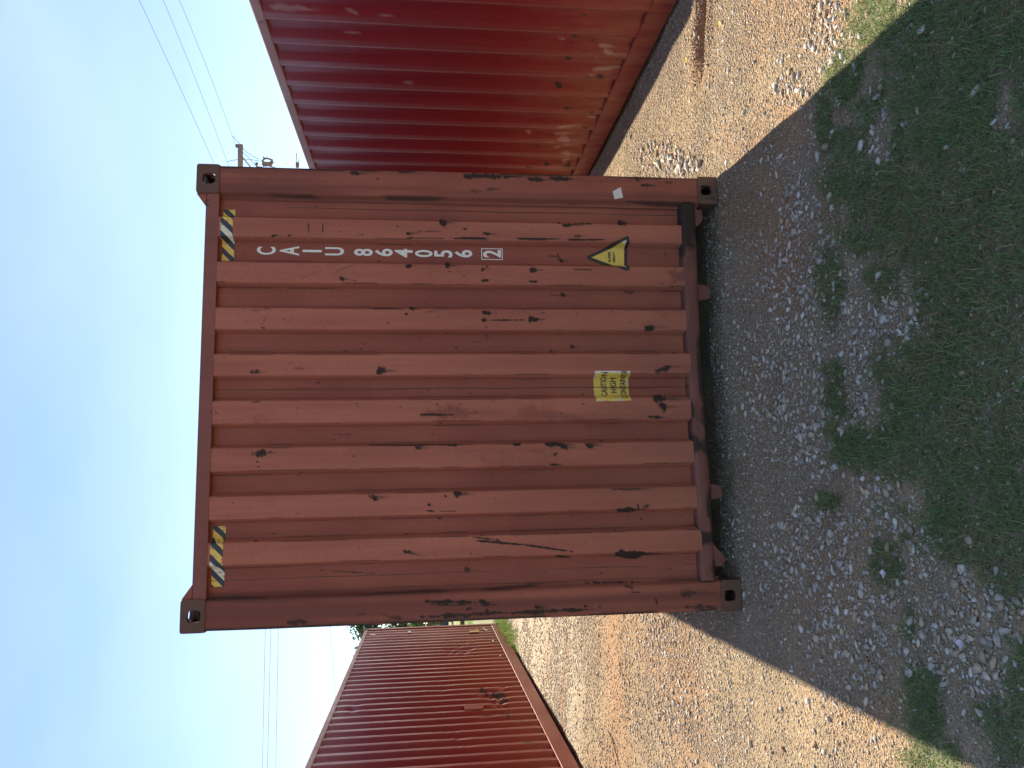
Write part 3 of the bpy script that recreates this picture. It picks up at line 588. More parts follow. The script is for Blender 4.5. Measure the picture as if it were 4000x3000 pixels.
# ---- the left hand container, its long side running away
LX, LZ, LY0 = -3.355-W/2, 0.095, 12.75-LEN
left_c = empty('shipping_container', (LX, LY0, LZ))
tag(left_c, 'dented brown-red container with close ribs running away, grass at its far foot', 'container', 'shipping containers in the yard')
frame_parts(left_c, LEN, M_LEFT, False, 0.20, M_RAILP, 0.050)
ks = 1000/2212; lp = lambda a, b: (1100+ks*a, 2300+ks*b)
LR = [(*lp(a, b), *lp(c, d), w*0.9, s*0.72) for a, b, c, d, w, s in ((1730, 870, 1760, 890, 12, .9), (1830, 900, 1950, 915, 12, .9), (1870, 960, 1980, 955, 10, .9), (1370, 860, 1380, 855, 6, .8), (1385, 745, 1410, 750, 3, .8), (1690, 800, 1700, 805, 5, .7), (1320, 670, 1330, 672, 4, .7), (1900, 1075, 1960, 1080, 10, .7), (1980, 1130, 2120, 1125, 6, .8), (720, 1370, 724, 1372, 5, .8), (1750, 1270, 1760, 1272, 6, .6), (2000, 1400, 2080, 1395, 6, .6), (1060, 1240, 1080, 1240, 6, .5), (1910, 620, 1950, 618, 3, .6), (1860, 505, 1870, 505, 3, .6), (2100, 1330, 2150, 1325, 6, .6), (1420, 356, 1430, 356, 3, .8))]
LD = [(*lp(1600, 520), 45, .030, 0), (*lp(1470, 535), 25, .02, 0), (*lp(1760, 890), 30, .030, .03), (*lp(1860, 940), 35, .035, -.03), (*lp(1890, 990), 22, .03, .02), (*lp(600, 1040), 18, .025, .02), (*lp(1780, 1100), 30, .02, .02), (*lp(1380, 860), 40, .015, 0), (*lp(640, 985), 18, .02, -.02), (*lp(1930, 855), 25, .02, .02), (*lp(1540, 1290), 70, .012, 0)]
side_wall(left_c, 1, LEN, M_LEFT, 0.215, 2.800, 0.278, 5, 120, 0.10, (LX, LY0, LZ), LR, [(*lp(1580, 1020), *lp(1740, 1018), 12, .6)], (), LD, seed=25)
side_wall(left_c, -1, LEN, M_LEFT, 0.215, 2.800, 0.278, 1, 4)
for yy, fc in ((0.03, -1), (LEN-0.03, 1)): end_wall(left_c, yy, fc, M_LEFT, 0.16, 2.8)
def left_decal(name, pts, mat, lift=0.003):
    P = [on_x(*p, -3.355+lift)-np.array([LX, LY0, LZ]) for p in pts]; n = len(P)
    V = [tuple(p) for p in P]+[(p[0]-0.002, p[1], p[2]) for p in P]
    obj(name, V, [tuple(range(n)), tuple(range(2*n-1, n-1, -1))]+[(i, n+i, n+(i+1) % n, (i+1) % n) for i in range(n)], mat, left_c)
M_YEL = plain('yellow_sticker', (0.60, 0.36, 0.06), 0.5)
M_REDP = plain('red_repaint', (0.27, 0.012, 0.018), 0.5)
left_decal('sticker', [(1835, 2464), (1871, 2462), (1871, 2468), (1834, 2470)], M_YEL)
left_decal('sticker', [(1852, 2460), (1864, 2454), (1866, 2459)], M_YEL)
left_decal('sticker', [(1595, 2464), (1604, 2464), (1604, 2471), (1595, 2471)], M_TAPE)
left_decal('sticker', [(1447, 2478), (1467, 2477), (1466, 2480), (1448, 2481)], M_TAPE)
left_decal('sticker', [(1923, 2500), (1930, 2499), (1929, 2506), (1922, 2506)], M_TAPE)
left_decal('sticker', [(1951, 2559), (1957, 2558), (1957, 2563), (1951, 2563)], M_TAPE)
left_decal('repaint_patch', [(1812, 2754), (1888, 2750), (1887, 2768), (1815, 2772)], M_REDP)
for s, a, b in (('M', 1891, 2455), ('O', 1898, 2461)):
    V, F = text_mesh('lettering', s, 0.03); lo, hi = V.min(0), V.max(0); U = (V-(lo+hi)/2)/(hi-lo); p = on_x(a, b, -3.352)-np.array([LX, LY0, LZ])
    obj('lettering', np.stack([np.full(len(U), p[0]), p[1]-U[:, 0]*0.16, p[2]+U[:, 1]*0.06], 1), F, M_WHITE, left_c)

# ------------------------------------------------------------------ stones
t = NT('stone_mix'); a = t.n('Attribute', attribute_name='scol').outputs['Color']
c = t.mix(0.5, a, t.ramp(t.noise(90, None, 4), 0.28, 0.72, (0.30, 0.30, 0.30), (0.70, 0.70, 0.70)), 'OVERLAY'); t.l(c, t.b.inputs['Base Color']); t.b.inputs['Roughness'].default_value = 0.85; t.b.inputs['Specular IOR Level'].default_value = 0.3
t.bump(t.noise(160, None, 3), 0.5, 0.003); M_PEB = t.m
t = NT('stone_single'); oi = t.n('ObjectInfo').outputs['Random']
rmp = t.n('ValToRGB'); t.l(oi, rmp.inputs[0]); e = rmp.color_ramp.elements; e[0].color = (0.42, 0.40, 0.37, 1); e[1].position = 1.0; e[1].color = (0.30, 0.25, 0.20, 1)
for p_, c_ in ((0.25, (0.55, 0.53, 0.49, 1)), (0.45, (0.36, 0.33, 0.29, 1)), (0.62, (0.62, 0.57, 0.48, 1)), (0.8, (0.46, 0.45, 0.44, 1)), (0.92, (0.40, 0.29, 0.19, 1))): x_ = e.new(p_); x_.color = c_
c = t.mix(0.55, rmp.outputs[0], t.ramp(t.noise(25, None, 6, 0.65), 0.28, 0.72, (0.28, 0.28, 0.28), (0.72, 0.72, 0.72)), 'OVERLAY'); t.l(c, t.b.inputs['Base Color']); t.b.inputs['Roughness'].default_value = 0.85
t.bump(t.noise(60, None, 5), 0.5, 0.004); M_STONE = t.m
def ico(sub):
    bm = bmesh.new(); bmesh.ops.create_icosphere(bm, subdivisions=sub, radius=1.0); V = np.array([v.co[:] for v in bm.verts]); F = np.array([[v.index for v in f.verts] for f in bm.faces]); bm.free(); return V, F
ico1 = ico(1); V2, F2 = ico(2)
def rock(V, r, cuts=9, jit=0.10):
    """angular: a sphere cut by random planes, then stretched"""
    P = V.copy()
    for _ in range(cuts):
        n = r.normal(size=3); n /= np.linalg.norm(n); d = r.uniform(0.36, 0.80); s = P@n; P = P-np.outer(np.clip(s-d, 0, None), n)
    P = P*(1+jit*r.normal(size=(len(P), 1))); return P*np.array([r.uniform(1.0, 1.55), r.uniform(0.60, 0.95), r.uniform(0.42, 0.72)])
PAL = np.array([(0.46, 0.43, 0.39), (0.36, 0.32, 0.27), (0.58, 0.55, 0.50), (0.44, 0.35, 0.25), (0.30, 0.27, 0.25), (0.52, 0.42, 0.30), (0.36, 0.22, 0.14), (0.66, 0.63, 0.58)])
PW = np.array([.22, .15, .19, .13, .09, .09, .05, .08])
def scatter(n, x0, x1, y0, y1, s0, s1, dens, seed, palette=None):
    r = np.random.default_rng(seed); x = r.uniform(x0, x1, n); y = r.uniform(y0, y1, n); k = r.uniform(size=n) < dens(x, y); x, y = x[k], y[k]; m = len(x)
    s = s0*(s1/s0)**(r.uniform(size=m)**2.2); return x, y, s
def inside(x, y):      # not under a container
    a = (np.abs(x) < 1.21) & (y > 0.25); b = (x > 2.9) & (y > RY0); c_ = (x < -3.6) & (y > LY0); return ~(a | b | c_)
def dens_near(x, y):
    sx, sy = to_px(np.stack([x, y, 0*x], -1)); v = (sx > 2300) & (sx < 4120) & (sy > -120) & (sy < 3120); g = grass_mask(x, y)
    return np.where(v & inside(x, y), (0.35+0.9*sstep(0.35, 0.62, fbm(x*2.1, y*2.1, 91, 3)))*(1-0.72*g), 0)
GRAV = [(3130, 1200, 130, 260), (3200, 1130, 110, 180), (3370, 1300, 75, 200), (3520, 1250, 110, 120), (3080, 1500, 170, 220), (3180, 1650, 120, 250), (3390, 1620, 60, 90), (3430, 1990, 100, 130), (3150, 2150, 200, 180), (3350, 2450, 180, 260), (3750, 2450, 230, 220), (3100, 850, 60, 200), (3440, 520, 55, 140),
        (2620, 630, 110, 70), (3230, 120, 70, 130), (3100, 350, 60, 60), (2600, 2860, 130, 140), (3550, 2100, 100, 120), (3860, 2700, 100, 120), (2560, 2480, 80, 80), (3020, 620, 60, 40)]
def dens_stone(x, y):
    sx, sy = to_px(np.stack([x, y, 0*x], -1)); return np.where(inside(x, y) & (sx > 2300) & (sx < 4150), 0.05+0.95*blobs(sx, sy, GRAV, 0.5, 6), 0)*(1-0.55*grass_mask(x, y))
def dens_left(x, y): return np.where(inside(x, y), 0.4+0.6*sstep(0.35, 0.6, fbm(x*1.3, y*1.3, 93, 3)), 0)
sets = [scatter(36000, -2.2, 2.9, -2.3, 2.0, 0.0075, 0.025, dens_stone, 2), scatter(9000, -2.2, 2.9, -2.3, 2.0, 0.007, 0.014, dens_near, 7), scatter(5000, -3.7, -1.1, 0.2, 7.0, 0.010, 0.022, dens_left, 8)]
fine_sets = [scatter(190000, -2.2, 2.9, -2.3, 2.0, 0.0034, 0.0085, dens_near, 1), scatter(30000, -3.7, -1.1, 0.2, 6.0, 0.006, 0.014, dens_left, 3), scatter(26000, -3.7, -1.1, 5.0, 15.0, 0.010, 0.022, dens_left, 4), scatter(26000, 1.2, 2.9, -0.6, 4.5, 0.004, 0.010, dens_left, 5)]
px_, py_, ps_ = [np.concatenate(c_) for c_ in zip(*sets)]
OV = np.array([(1, 0, 0), (-1, 0, 0), (0, 1, 0), (0, -1, 0), (0, 0, 1), (0, 0, -1)], float); OF = np.array([(0, 2, 4), (2, 1, 4), (1, 3, 4), (3, 0, 4), (2, 0, 5), (1, 2, 5), (3, 1, 5), (0, 3, 5)])
def pebbles(name, x, y, s, seed, small=False):
    r = np.random.default_rng(seed); n = len(x); V1, F1 = (OV, OF) if small else ico1
    T = np.stack([(V1*r.uniform(0.65, 1.15, (6, 1))+r.normal(0, 0.16, (6, 3)))*np.array([1, r.uniform(0.6, 0.95), r.uniform(0.5, 0.8)]) if small else rock(V1, r) for _ in range(24)]); k = r.integers(0, 24, n); th = r.uniform(0, 2*np.pi, n); tilt = r.normal(0, 0.25, n)
    B = T[k]*s[:, None, None]; cz, sz = np.cos(th)[:, None], np.sin(th)[:, None]; ct, st = np.cos(tilt)[:, None], np.sin(tilt)[:, None]
    y1, z1 = B[..., 1]*ct-B[..., 2]*st, B[..., 1]*st+B[..., 2]*ct; Xx, Yy = B[..., 0]*cz-y1*sz, B[..., 0]*sz+y1*cz
    zg = ground_z(x, y)+s*0.22; V = np.stack([Xx+x[:, None], Yy+y[:, None], z1+zg[:, None]], -1).reshape(-1, 3)
    F = (F1[None]+(np.arange(n)*len(V1))[:, None, None]).reshape(-1, 3)
    cl = PAL[r.choice(len(PAL), n, p=PW)]*(0.8+0.4*r.uniform(size=(n, 1))); gc = ground_col(x, y); mixf = np.where(s < 0.008, 0.6, 0.25)[:, None]; cl = cl*(1-mixf)+gc*1.05*mixf
    o = obj(name, V, F, M_PEB, ground, False, {'scol': np.repeat(cl, len(V1), 0)}); o['kind'] = 'stuff'; return o
pebbles('gravel', px_, py_, ps_, 21)
fx_, fy_, fs_ = [np.concatenate(c_) for c_ in zip(*fine_sets)]
pebbles('fine_gravel', fx_, fy_, fs_, 22, True)

rock_me = []
for k in range(14):
    me = mesh_from('stone', rock(V2, np.random.default_rng(300+k), 16, 0.02), F2, M_STONE); rock_me.append(me)
STONES = []   # (source x, y, length in photo pixels, zone)
Z = dict(
    heap=('pale angular stone in the sunlit heap beside the near container', 'stones of the sunlit heap'),
    sun=('lone stone on the sunlit gravel between the near and the maroon container', 'stones on the sunlit strip'),
    edge=('stone lying in the row at the edge of the sunlit grass', 'stones by the sunlit grass edge'),
    mid=('pale stone among the shaded gravel in front of the near container', 'stones in the shaded gravel'),
    turf=('pale stone half sunk between the shaded grass blades', 'stones in the shaded grass'),
    corner=('stone in the shaded stony patch near the grass, towards the dented container side', 'stones of the shaded stony patch'),
    left=('stone on the sunlit gravel next to the dented container', 'stones on the gravel by the dented container'))
K = [('sun', [(2962, 82, 24), (2830, 160, 26), (2945, 245, 28), (2895, 172, 16), (2660, 425, 16), (2830, 475, 20), (2947, 463, 18), (2985, 450, 24), (3010, 435, 20), (2900, 505, 20), (2912, 520, 16), (2820, 555, 20), (2798, 548, 16), (2870, 560, 16), (2815, 30, 30), (3000, 170, 16), (2925, 390, 24), (2900, 540, 14), (2720, 700, 10)]),
     ('edge', [(3250, 150, 30), (3265, 165, 34), (3240, 190, 30), (3270, 205, 36), (3255, 235, 32), (3285, 120, 28), (3230, 100, 26), (3210, 85, 22), (3060, 240, 26), (3075, 335, 34), (3085, 320, 26), (3065, 388, 26), (3040, 235, 24), (3030, 245, 20), (3365, 140, 36), (3300, 45, 30)]),
     ('turf', [(3195, 610, 38), (3260, 515, 34), (3232, 572, 46), (3145, 665, 24), (3030, 685, 26), (3450, 450, 28), (3495, 572, 36), (3430, 715, 22), (3445, 490, 24), (3410, 500, 22), (3335, 925, 16), (3425, 955, 16), (3550, 1320, 36), (3430, 1600, 30), (3590, 1135, 26), (3615, 1152, 26), (3585, 1185, 24), (3340, 260, 34), (3290, 400, 26), (3880, 480, 40), (3340, 270, 26), (3280, 395, 22), (3460, 420, 22), (3592, 1860, 18), (3545, 1555, 12)]),
     ('mid', [(3075, 920, 22), (3060, 1015, 26), (3200, 1130, 24), (3155, 1158, 26), (3082, 1167, 24), (3186, 1175, 20), (3140, 1265, 24), (3115, 1235, 18), (3290, 1380, 34), (3170, 1200, 28), (3060, 1160, 22), (2915, 1170, 22), (2900, 1260, 20), (2905, 1445, 22), (2985, 1325, 18), (3075, 1445, 24), (3190, 1525, 26), (3205, 1520, 22), (3025, 1595, 20), (2940, 1535, 18), (3160, 1640, 18), (3080, 1690, 22), (3200, 1660, 26), (3195, 1760, 30), (3250, 1830, 26), (2905, 1850, 22), (3120, 1130, 20), (3330, 1240, 24), (3345, 1335, 24), (3400, 1160, 20), (2850, 990, 22), (2760, 895, 26), (2840, 1010, 16), (2885, 1480, 20), (2860, 1740, 24), (3095, 1380, 20)]),
     ('corner', [(3290, 2200, 40), (3345, 2030, 26), (3427, 2032, 32), (3550, 2112, 26), (3390, 2237, 30), (3376, 2285, 40), (3265, 2420, 32), (3355, 2370, 24), (3780, 2268, 42), (3690, 2376, 26), (3912, 2332, 64), (3811, 2384, 34), (3767, 2458, 34), (3898, 2484, 38), (3962, 2590, 34), (3903, 2622, 28), (3800, 2692, 44), (3742, 2855, 22), (3440, 2675, 28), (3358, 2648, 20), (3582, 2772, 26), (3080, 2285, 26), (3280, 2560, 38), (3410, 1970, 26), (3430, 1995, 22), (3855, 2230, 26), (3845, 2150, 22), (3240, 2000, 26), (3375, 2060, 20), (3120, 2040, 22), (3410, 2160, 22), (3500, 2450, 26), (3680, 2940, 22), (3725, 2230, 20), (3935, 2430, 26), (3830, 2780, 26), (3100, 2610, 26), (3290, 2060, 20), (3420, 2330, 24)]),
     ('left', [(2940, 2735, 26), (2925, 2790, 22), (2640, 2740, 26), (2660, 2665, 24), (2635, 2650, 20), (2450, 2680, 18), (2470, 2855, 24), (2575, 2800, 28), (2645, 2855, 26), (2510, 2810, 24), (2450, 2665, 20), (2480, 2520, 14), (2545, 2555, 16), (2580, 2590, 20), (2890, 2560, 20), (3110, 2745, 26), (3280, 2755, 30), (3300, 2825, 24), (3420, 2890, 34), (2385, 2480, 14)])]
for z_, L in K: STONES += [(a, b, s, z_) for a, b, s in L]
rs_ = random.Random(11)
def fill(n, z_, cx, cy, rx, ry, s0, s1):
    for _ in range(n):
        a, r = rs_.uniform(0, 6.283), math.sqrt(rs_.random()); STONES.append((cx+rx*r*math.cos(a), cy+ry*r*math.sin(a), rs_.uniform(s0, s1), z_))
fill(44, 'heap', 2640, 642, 95, 46, 24, 46); fill(14, 'heap', 2560, 600, 60, 50, 20, 34); fill(10, 'edge', 3260, 130, 70, 120, 16, 28); fill(22, 'mid', 3150, 1250, 90, 180, 14, 26); fill(14, 'turf', 3365, 1300, 60, 160, 14, 26); fill(24, 'corner', 3360, 2400, 160, 260, 16, 28); fill(18, 'corner', 3800, 2450, 170, 220, 18, 34); fill(12, 'left', 2580, 2850, 90, 110, 14, 26)
STONES = STONES[:300]
OWN = {(3912, 2332): 'long pale slab, largest stone of the shaded stony patch', (3232, 572): 'long white stone beside the narrow grass tongue in the shade', (3290, 1380): 'biggest pale stone between two grass tufts in front of the near container'}
for i, (sx, sy, spx, z_) in enumerate(STONES):
    p = on_ground(sx, sy); dep = float((p-CAM)@AF); sz = max(0.006, spx*dep/F_PX*0.5)
    if abs(p[0]) < 1.24 and p[1] > -0.02: p[1] = -0.06
    o = bpy.data.objects.new('stone', rock_me[i % 14]); o.location = (p[0], p[1], float(ground_z(p[0], p[1]))+sz*0.26); o.scale = (sz, sz*rs_.uniform(0.85, 1.1), sz*rs_.uniform(0.8, 1.15))
    o.rotation_euler = (rs_.gauss(0, 0.22), rs_.gauss(0, 0.22), rs_.uniform(0, 6.28)); link(o); tag(o, OWN.get((sx, sy), Z[z_][0]), 'stone', Z[z_][1])

# ------------------------------------------------------------------ grass
t = NT('grass_blade'); a = t.n('Attribute', attribute_name='bcol').outputs['Color']; t.l(a, t.b.inputs['Base Color']); t.b.inputs['Roughness'].default_value = 0.55; t.b.inputs['Specular IOR Level'].default_value = 0.3
tr = t.n('BsdfTranslucent'); t.l(t.mix(1.0, a, (0.9, 1.0, 0.5), 'MULTIPLY'), tr.inputs['Color']); ms = t.n('MixShader'); ms.inputs[0].default_value = 0.35
t.l(t.b.outputs[0], ms.inputs[1]); t.l(tr.outputs[0], ms.inputs[2]); t.l(ms.outputs[0], t.t.nodes['Material Output'].inputs['Surface']); M_GRASS = t.m
def blades(x, y, L, wd, seed, lean=0.9, dry=0.14):
    r = np.random.default_rng(seed); n = len(x); az = r.uniform(0, 2*np.pi, n); ln = r.normal(lean, 0.35, n).clip(0.1, 1.5); curl = r.normal(0.5, 0.4, n)
    tw = az+r.normal(0, 0.5, n); base = np.stack([x, y, ground_z(x, y)-0.003], 1); segs = 3; pts = [base]; p = base.copy()
    for s in range(segs):
        e = ln+curl*(s/segs-0.2); a_ = az+(tw-az)*s/segs; d = np.stack([np.sin(e)*np.cos(a_), np.sin(e)*np.sin(a_), np.cos(e)], 1); p = p+d*(L/segs)[:, None]; p[:, 2] = np.maximum(p[:, 2], base[:, 2]+0.006); pts.append(p.copy())
    side = np.stack([-np.sin(az), np.cos(az), 0*az], 1); V = []; wv = [1.0, 0.9, 0.6, 0.0]
    for s in range(segs):
        V += [pts[s]-side*(wd*wv[s]/2)[:, None], pts[s]+side*(wd*wv[s]/2)[:, None]]
    V.append(pts[segs]); V = np.stack(V, 1); nv = V.shape[1]; T = []
    for s in range(segs-1): T += [(2*s, 2*s+1, 2*s+3), (2*s, 2*s+3, 2*s+2)]
    T.append((2*segs-2, 2*segs-1, 2*segs)); F = (np.array(T)[None]+(np.arange(n)*nv)[:, None, None]).reshape(-1, 3)
    g = np.array([(0.160, 0.265, 0.095), (0.205, 0.300, 0.115), (0.125, 0.220, 0.085), (0.260, 0.310, 0.140)])[r.integers(0, 4, n)]*(0.75+0.5*r.uniform(size=(n, 1)))
    dr = np.array([(0.36, 0.29, 0.15), (0.28, 0.21, 0.11), (0.42, 0.36, 0.22)])[r.integers(0, 3, n)]; dm = r.uniform(size=n) < dry*(0.5+1.6*sstep(0.45, 0.65, fbm(x*2.5, y*2.5, 33, 3)))
    cl = np.where(dm[:, None], dr, g); return V.reshape(-1, 3), F, np.repeat(cl, nv, 0)
def sow(n, x0, x1, y0, y1, seed, power=1.0):
    r = np.random.default_rng(seed); x, y = r.uniform(x0, x1, n), r.uniform(y0, y1, n)
    m = grass_mask(x, y)*(0.55+0.45*sstep(0.30, 0.55, fbm(x*5, y*5, 95, 3))); k = (r.uniform(size=n) < m**power) & inside(x, y); return x[k], y[k], r
x, y, r = sow(300000, -2.0, 2.4, -2.75, -0.35, 41, 1.1)
Va, Fa, Ca = blades(x, y, r.uniform(0.018, 0.058, len(x)), r.uniform(0.0017, 0.0032, len(x)), 43, 1.15, 0.17)
x, y, r = sow(9000, -3.6, -2.9, 9.5, 13.5, 45); Vb, Fb, Cb = blades(x, y, r.uniform(0.05, 0.20, len(x)), r.uniform(0.005, 0.009, len(x)), 47, 0.5)
x = np.random.default_rng(48).uniform(-6, 0.5, 9000); y = np.random.default_rng(49).uniform(14, 27, 9000); k = sstep(0.42, 0.56, fbm(x*0.3, y*0.25, 21, 3)) > 0.3; x, y = x[k], y[k]
Vc, Fc_, Cc = blades(x, y, np.full(len(x), 0.16), np.full(len(x), 0.014), 50, 0.5, 0.1)
V = np.concatenate([Va, Vb, Vc]); F = np.concatenate([Fa, Fb+len(Va), Fc_+len(Va)+len(Vb)])
Cc = Cc*1.5
gr = obj('grass', V, F, M_GRASS, None, False, {'bcol': np.concatenate([Ca, Cb, Cc])}); gr['kind'] = 'stuff'; gr['label'] = 'low wiry grass in the shade in front of the near container'; gr['category'] = 'grass'
# dry straw lying on the gravel
r = np.random.default_rng(61); x, y = r.uniform(-2.0, 2.4, 900), r.uniform(-2.2, 0.2, 900); k = inside(x, y); x, y = x[k], y[k]
V, F, _ = blades(x, y, r.uniform(0.02, 0.07, len(x)), np.full(len(x), 0.0022), 62, 1.45, 1.0)
st = obj('straw', V, F, M_GRASS, None, False, {'bcol': np.tile([[0.40, 0.32, 0.19]], (len(V), 1))*r.uniform(0.7, 1.2, (len(V), 1))}); st['kind'] = 'stuff'; st['label'] = 'dry straw bits scattered on the gravel'; st['category'] = 'straw'

# two small pale flowers, two yellow leaves, a twig
M_PETAL = plain('petal_pale_pink', (0.68, 0.60, 0.66), 0.6, var=0.05); M_STEM = plain('stem_green', (0.08, 0.14, 0.04), 0.6); M_YLEAF = plain('leaf_yellow', (0.62, 0.46, 0.12), 0.6)
for (sx, sy), lab in (((3495, 2247), 'small pale pink flower by the grass tongue on the shaded gravel'), ((3803, 2522), 'small pale pink flower among the stones nearest the frame edge')):
    p = on_ground(sx, sy); fl = empty('flower', (p[0], p[1], float(ground_z(p[0], p[1])))); tag(fl, lab, 'flower', 'pale flowers in the yard')
    MB().tube([(0, 0, 0), (0.004, 0.002, 0.015), (0.006, 0, 0.030)], [0.0012, 0.0012, 0.0012], 5).build('stem', M_STEM, fl)
    n = 30; V = [(0.006, 0, 0.030)]+[(0.006+0.014*(1+0.14*math.cos(5*2*math.pi*k/n))*math.cos(2*math.pi*k/n), 0.014*(1+0.14*math.cos(5*2*math.pi*k/n))*math.sin(2*math.pi*k/n)-0.004, 0.046+0.004*math.sin(4*math.pi*k/n)) for k in range(n)]
    obj('petals', V, [(0, 1+k, 1+(k+1) % n) for k in range(n)], M_PETAL, fl, True)
for (sx, sy), lab in (((2818, 95), 'yellow fallen leaf beyond the washed-out rut on the sunny gravel'), ((2682, 235), 'yellow fallen leaf beside the container shadow on the sunny gravel')):
    p = on_ground(sx, sy); g0 = float(ground_z(p[0], p[1])); a = [(-0.030, 0, 0.004), (-0.012, 0.011, 0.010), (0.012, 0.010, 0.012), (0.030, 0, 0.006), (0.012, -0.010, 0.013), (-0.012, -0.011, 0.009), (0, 0, 0.007)]
    o = obj('fallen_leaf', a, [(6, 0, 1), (6, 1, 2), (6, 2, 3), (6, 3, 4), (6, 4, 5), (6, 5, 0)], M_YLEAF, None, True); o.location = (p[0], p[1], g0+0.008); o.rotation_euler = (0.3, 0.1, 0.4); tag(o, lab, 'leaf', 'yellow leaves')
P = [on_ground(*q) for q in ((2393, 2857), (2412, 2890), (2424, 2935), (2437, 2985))]
o = MB().tube([(p[0], p[1], float(ground_z(p[0], p[1]))+0.012) for p in P], [0.004, 0.006, 0.006, 0.004], 5).build('twig', plain('twig_brown', (0.10, 0.06, 0.035), 0.8)); tag(o, 'thin brown twig on the sunny gravel by the dented container', 'twig')

# ------------------------------------------------------------------ trees, shed and beam seen through the gap
M_BARK = plain('bark', (0.075, 0.055, 0.040), 0.9, bump=0.02, nscale=4)
def leaf_mat(name, c):
    t = NT(name); n1 = t.noise(0.9, None, 3); f = t.ramp(n1, 0.3, 0.7, tuple(x*0.6 for x in c), tuple(x*1.35 for x in c)); t.l(f, t.b.inputs['Base Color']); t.b.inputs['Roughness'].default_value = 0.55
    tr = t.n('BsdfTranslucent'); t.l(f, tr.inputs['Color']); ms = t.n('MixShader'); ms.inputs[0].default_value = 0.3; t.l(t.b.outputs[0], ms.inputs[1]); t.l(tr.outputs[0], ms.inputs[2]); t.l(ms.outputs[0], t.t.nodes['Material Output'].inputs['Surface']); return t.m
M_LF1, M_LF2, M_FLO = leaf_mat('foliage_dark', (0.045, 0.075, 0.030)), leaf_mat('foliage_bright', (0.11, 0.17, 0.045)), leaf_mat('orange_blossom', (0.55, 0.16, 0.05))
def tree(name, loc, h, rad, label, mat, seed, nleaf=2600, trunk_r=0.16, low=0.25, blossom=None, ls=0.17):
    r = np.random.default_rng(seed); e = empty(name, loc); tag(e, label, 'tree' if 'tree' in name else 'shrub', 'trees and shrubs beyond the yard')
    mb = MB(); mb.tube([(0, 0, -0.1), (0.05, 0, h*0.25), (0.1, 0.05, h*0.5), (0.05, 0, h*0.85)], [trunk_r, trunk_r*0.8, trunk_r*0.5, trunk_r*0.15], 8); cl = []
    for k in range(26):
        a, z = r.uniform(0, 6.283), h*r.uniform(low, 0.95); q = math.sqrt(r.uniform(0.1, 1))*rad*math.sin(math.pi*min(1, max(0.12, (z/h-low)/(1.02-low)))**0.8); c = np.array([q*math.cos(a), q*math.sin(a), z]); cl.append((c, rad*r.uniform(0.22, 0.42)))
        if k < 12: mb.tube([(0.06, 0, z*0.6), c*0.6+np.array([0, 0, z*0.1]), c], [trunk_r*0.35, trunk_r*0.2, trunk_r*0.06], 5)
    mb.build('trunk', M_BARK, e)
    def leaves(n, rr, size):
        k = r.integers(0, len(cl), n); C_ = np.array([c for c, _ in cl])[k]; Rr = np.array([b for _, b in cl])[k]; d = r.normal(size=(n, 3)); d /= np.linalg.norm(d, axis=1)[:, None]; c = C_+d*(Rr*r.uniform(0.25, 1.0, n)**0.5*rr)[:, None]
        u = r.normal(size=(n, 3)); u /= np.linalg.norm(u, axis=1)[:, None]; v = np.cross(u, r.normal(size=(n, 3))); v /= np.linalg.norm(v, axis=1)[:, None]; s = (size*r.uniform(0.6, 1.4, n))[:, None]
        V = np.stack([c-u*s, c+v*s*0.5, c+u*s, c-v*s*0.5], 1).reshape(-1, 3); return V, np.arange(4*n).reshape(n, 4)
    V, F = leaves(nleaf, 1.0, ls); obj('crown', V, F, mat, e)
    if blossom: V, F = leaves(nleaf//5, 1.12, ls*0.8); obj('blossom', V, F, blossom, e)
    return e
def gz1(x, y): return float(ground_z(np.array([x]), np.array([y]))[0])
def gap(sx, sy, dep): p = at_depth(sx, sy, dep); return (p[0], p[1], gz1(p[0], p[1]))
tree('shade_tree', gap(1660, 2395, 74), 8.3, 3.4, 'tall dark green tree seen over the far end of the dented container', M_LF1, 1, 5200)
tree('shade_tree', gap(1660, 2560, 80), 8.6, 3.6, 'dark green tree hidden behind the dented container, only its top leaves show', M_LF1, 2, 3800)
tree('shade_tree', gap(1660, 2250, 82), 8.8, 3.8, 'dark green tree behind the near container', M_LF1, 3, 3800)
tree('leafy_shrub', gap(1660, 2402, 52), 3.2, 0.9, 'bright green shrub in the gap between near and dented container', M_LF2, 4, 1500, 0.05, 0.1, None, 0.10)
tree('flowering_shrub', gap(1660, 2432, 50), 2.6, 0.8, 'orange blossoming shrub above the pale shed in the gap', M_LF2, 5, 1100, 0.04, 0.1, M_FLO, 0.09)
p = gap(1700, 2416, 60); shed = empty('garden_shed', p, 0.15); tag(shed, 'small pale blue shed with dark skirting far off in the gap', 'shed')
M_SIDE = plain('siding_pale_blue', (0.42, 0.47, 0.55), 0.6, var=0.05); M_ROOFW = plain('roof_white', (0.72, 0.70, 0.66), 0.5); M_SKIRT = plain('skirt_dark', (0.055, 0.06, 0.07), 0.7); M_GL = plain('window_glass', (0.03, 0.04, 0.06), 0.1)
MB().box((-2.2, 0, 0.62), (2.2, 2.6, 1.50)).build('wall', M_SIDE, shed); MB().box((-2.25, -0.02, 0), (2.25, 2.62, 0.60)).build('skirting', M_SKIRT, shed)
MB().prism([(-0.15, 1.502), (2.75, 1.502), (1.3, 1.86)], 'x', -2.4, 2.4).build('roof', M_ROOFW, shed)
wdw = MB().box((0.15, -0.05, 0.78), (0.85, -0.003, 1.38)).build('window', M_ROOFW, shed); MB().box((0.20, -0.062, 0.83), (0.80, -0.052, 1.33)).build('pane', M_GL, wdw)
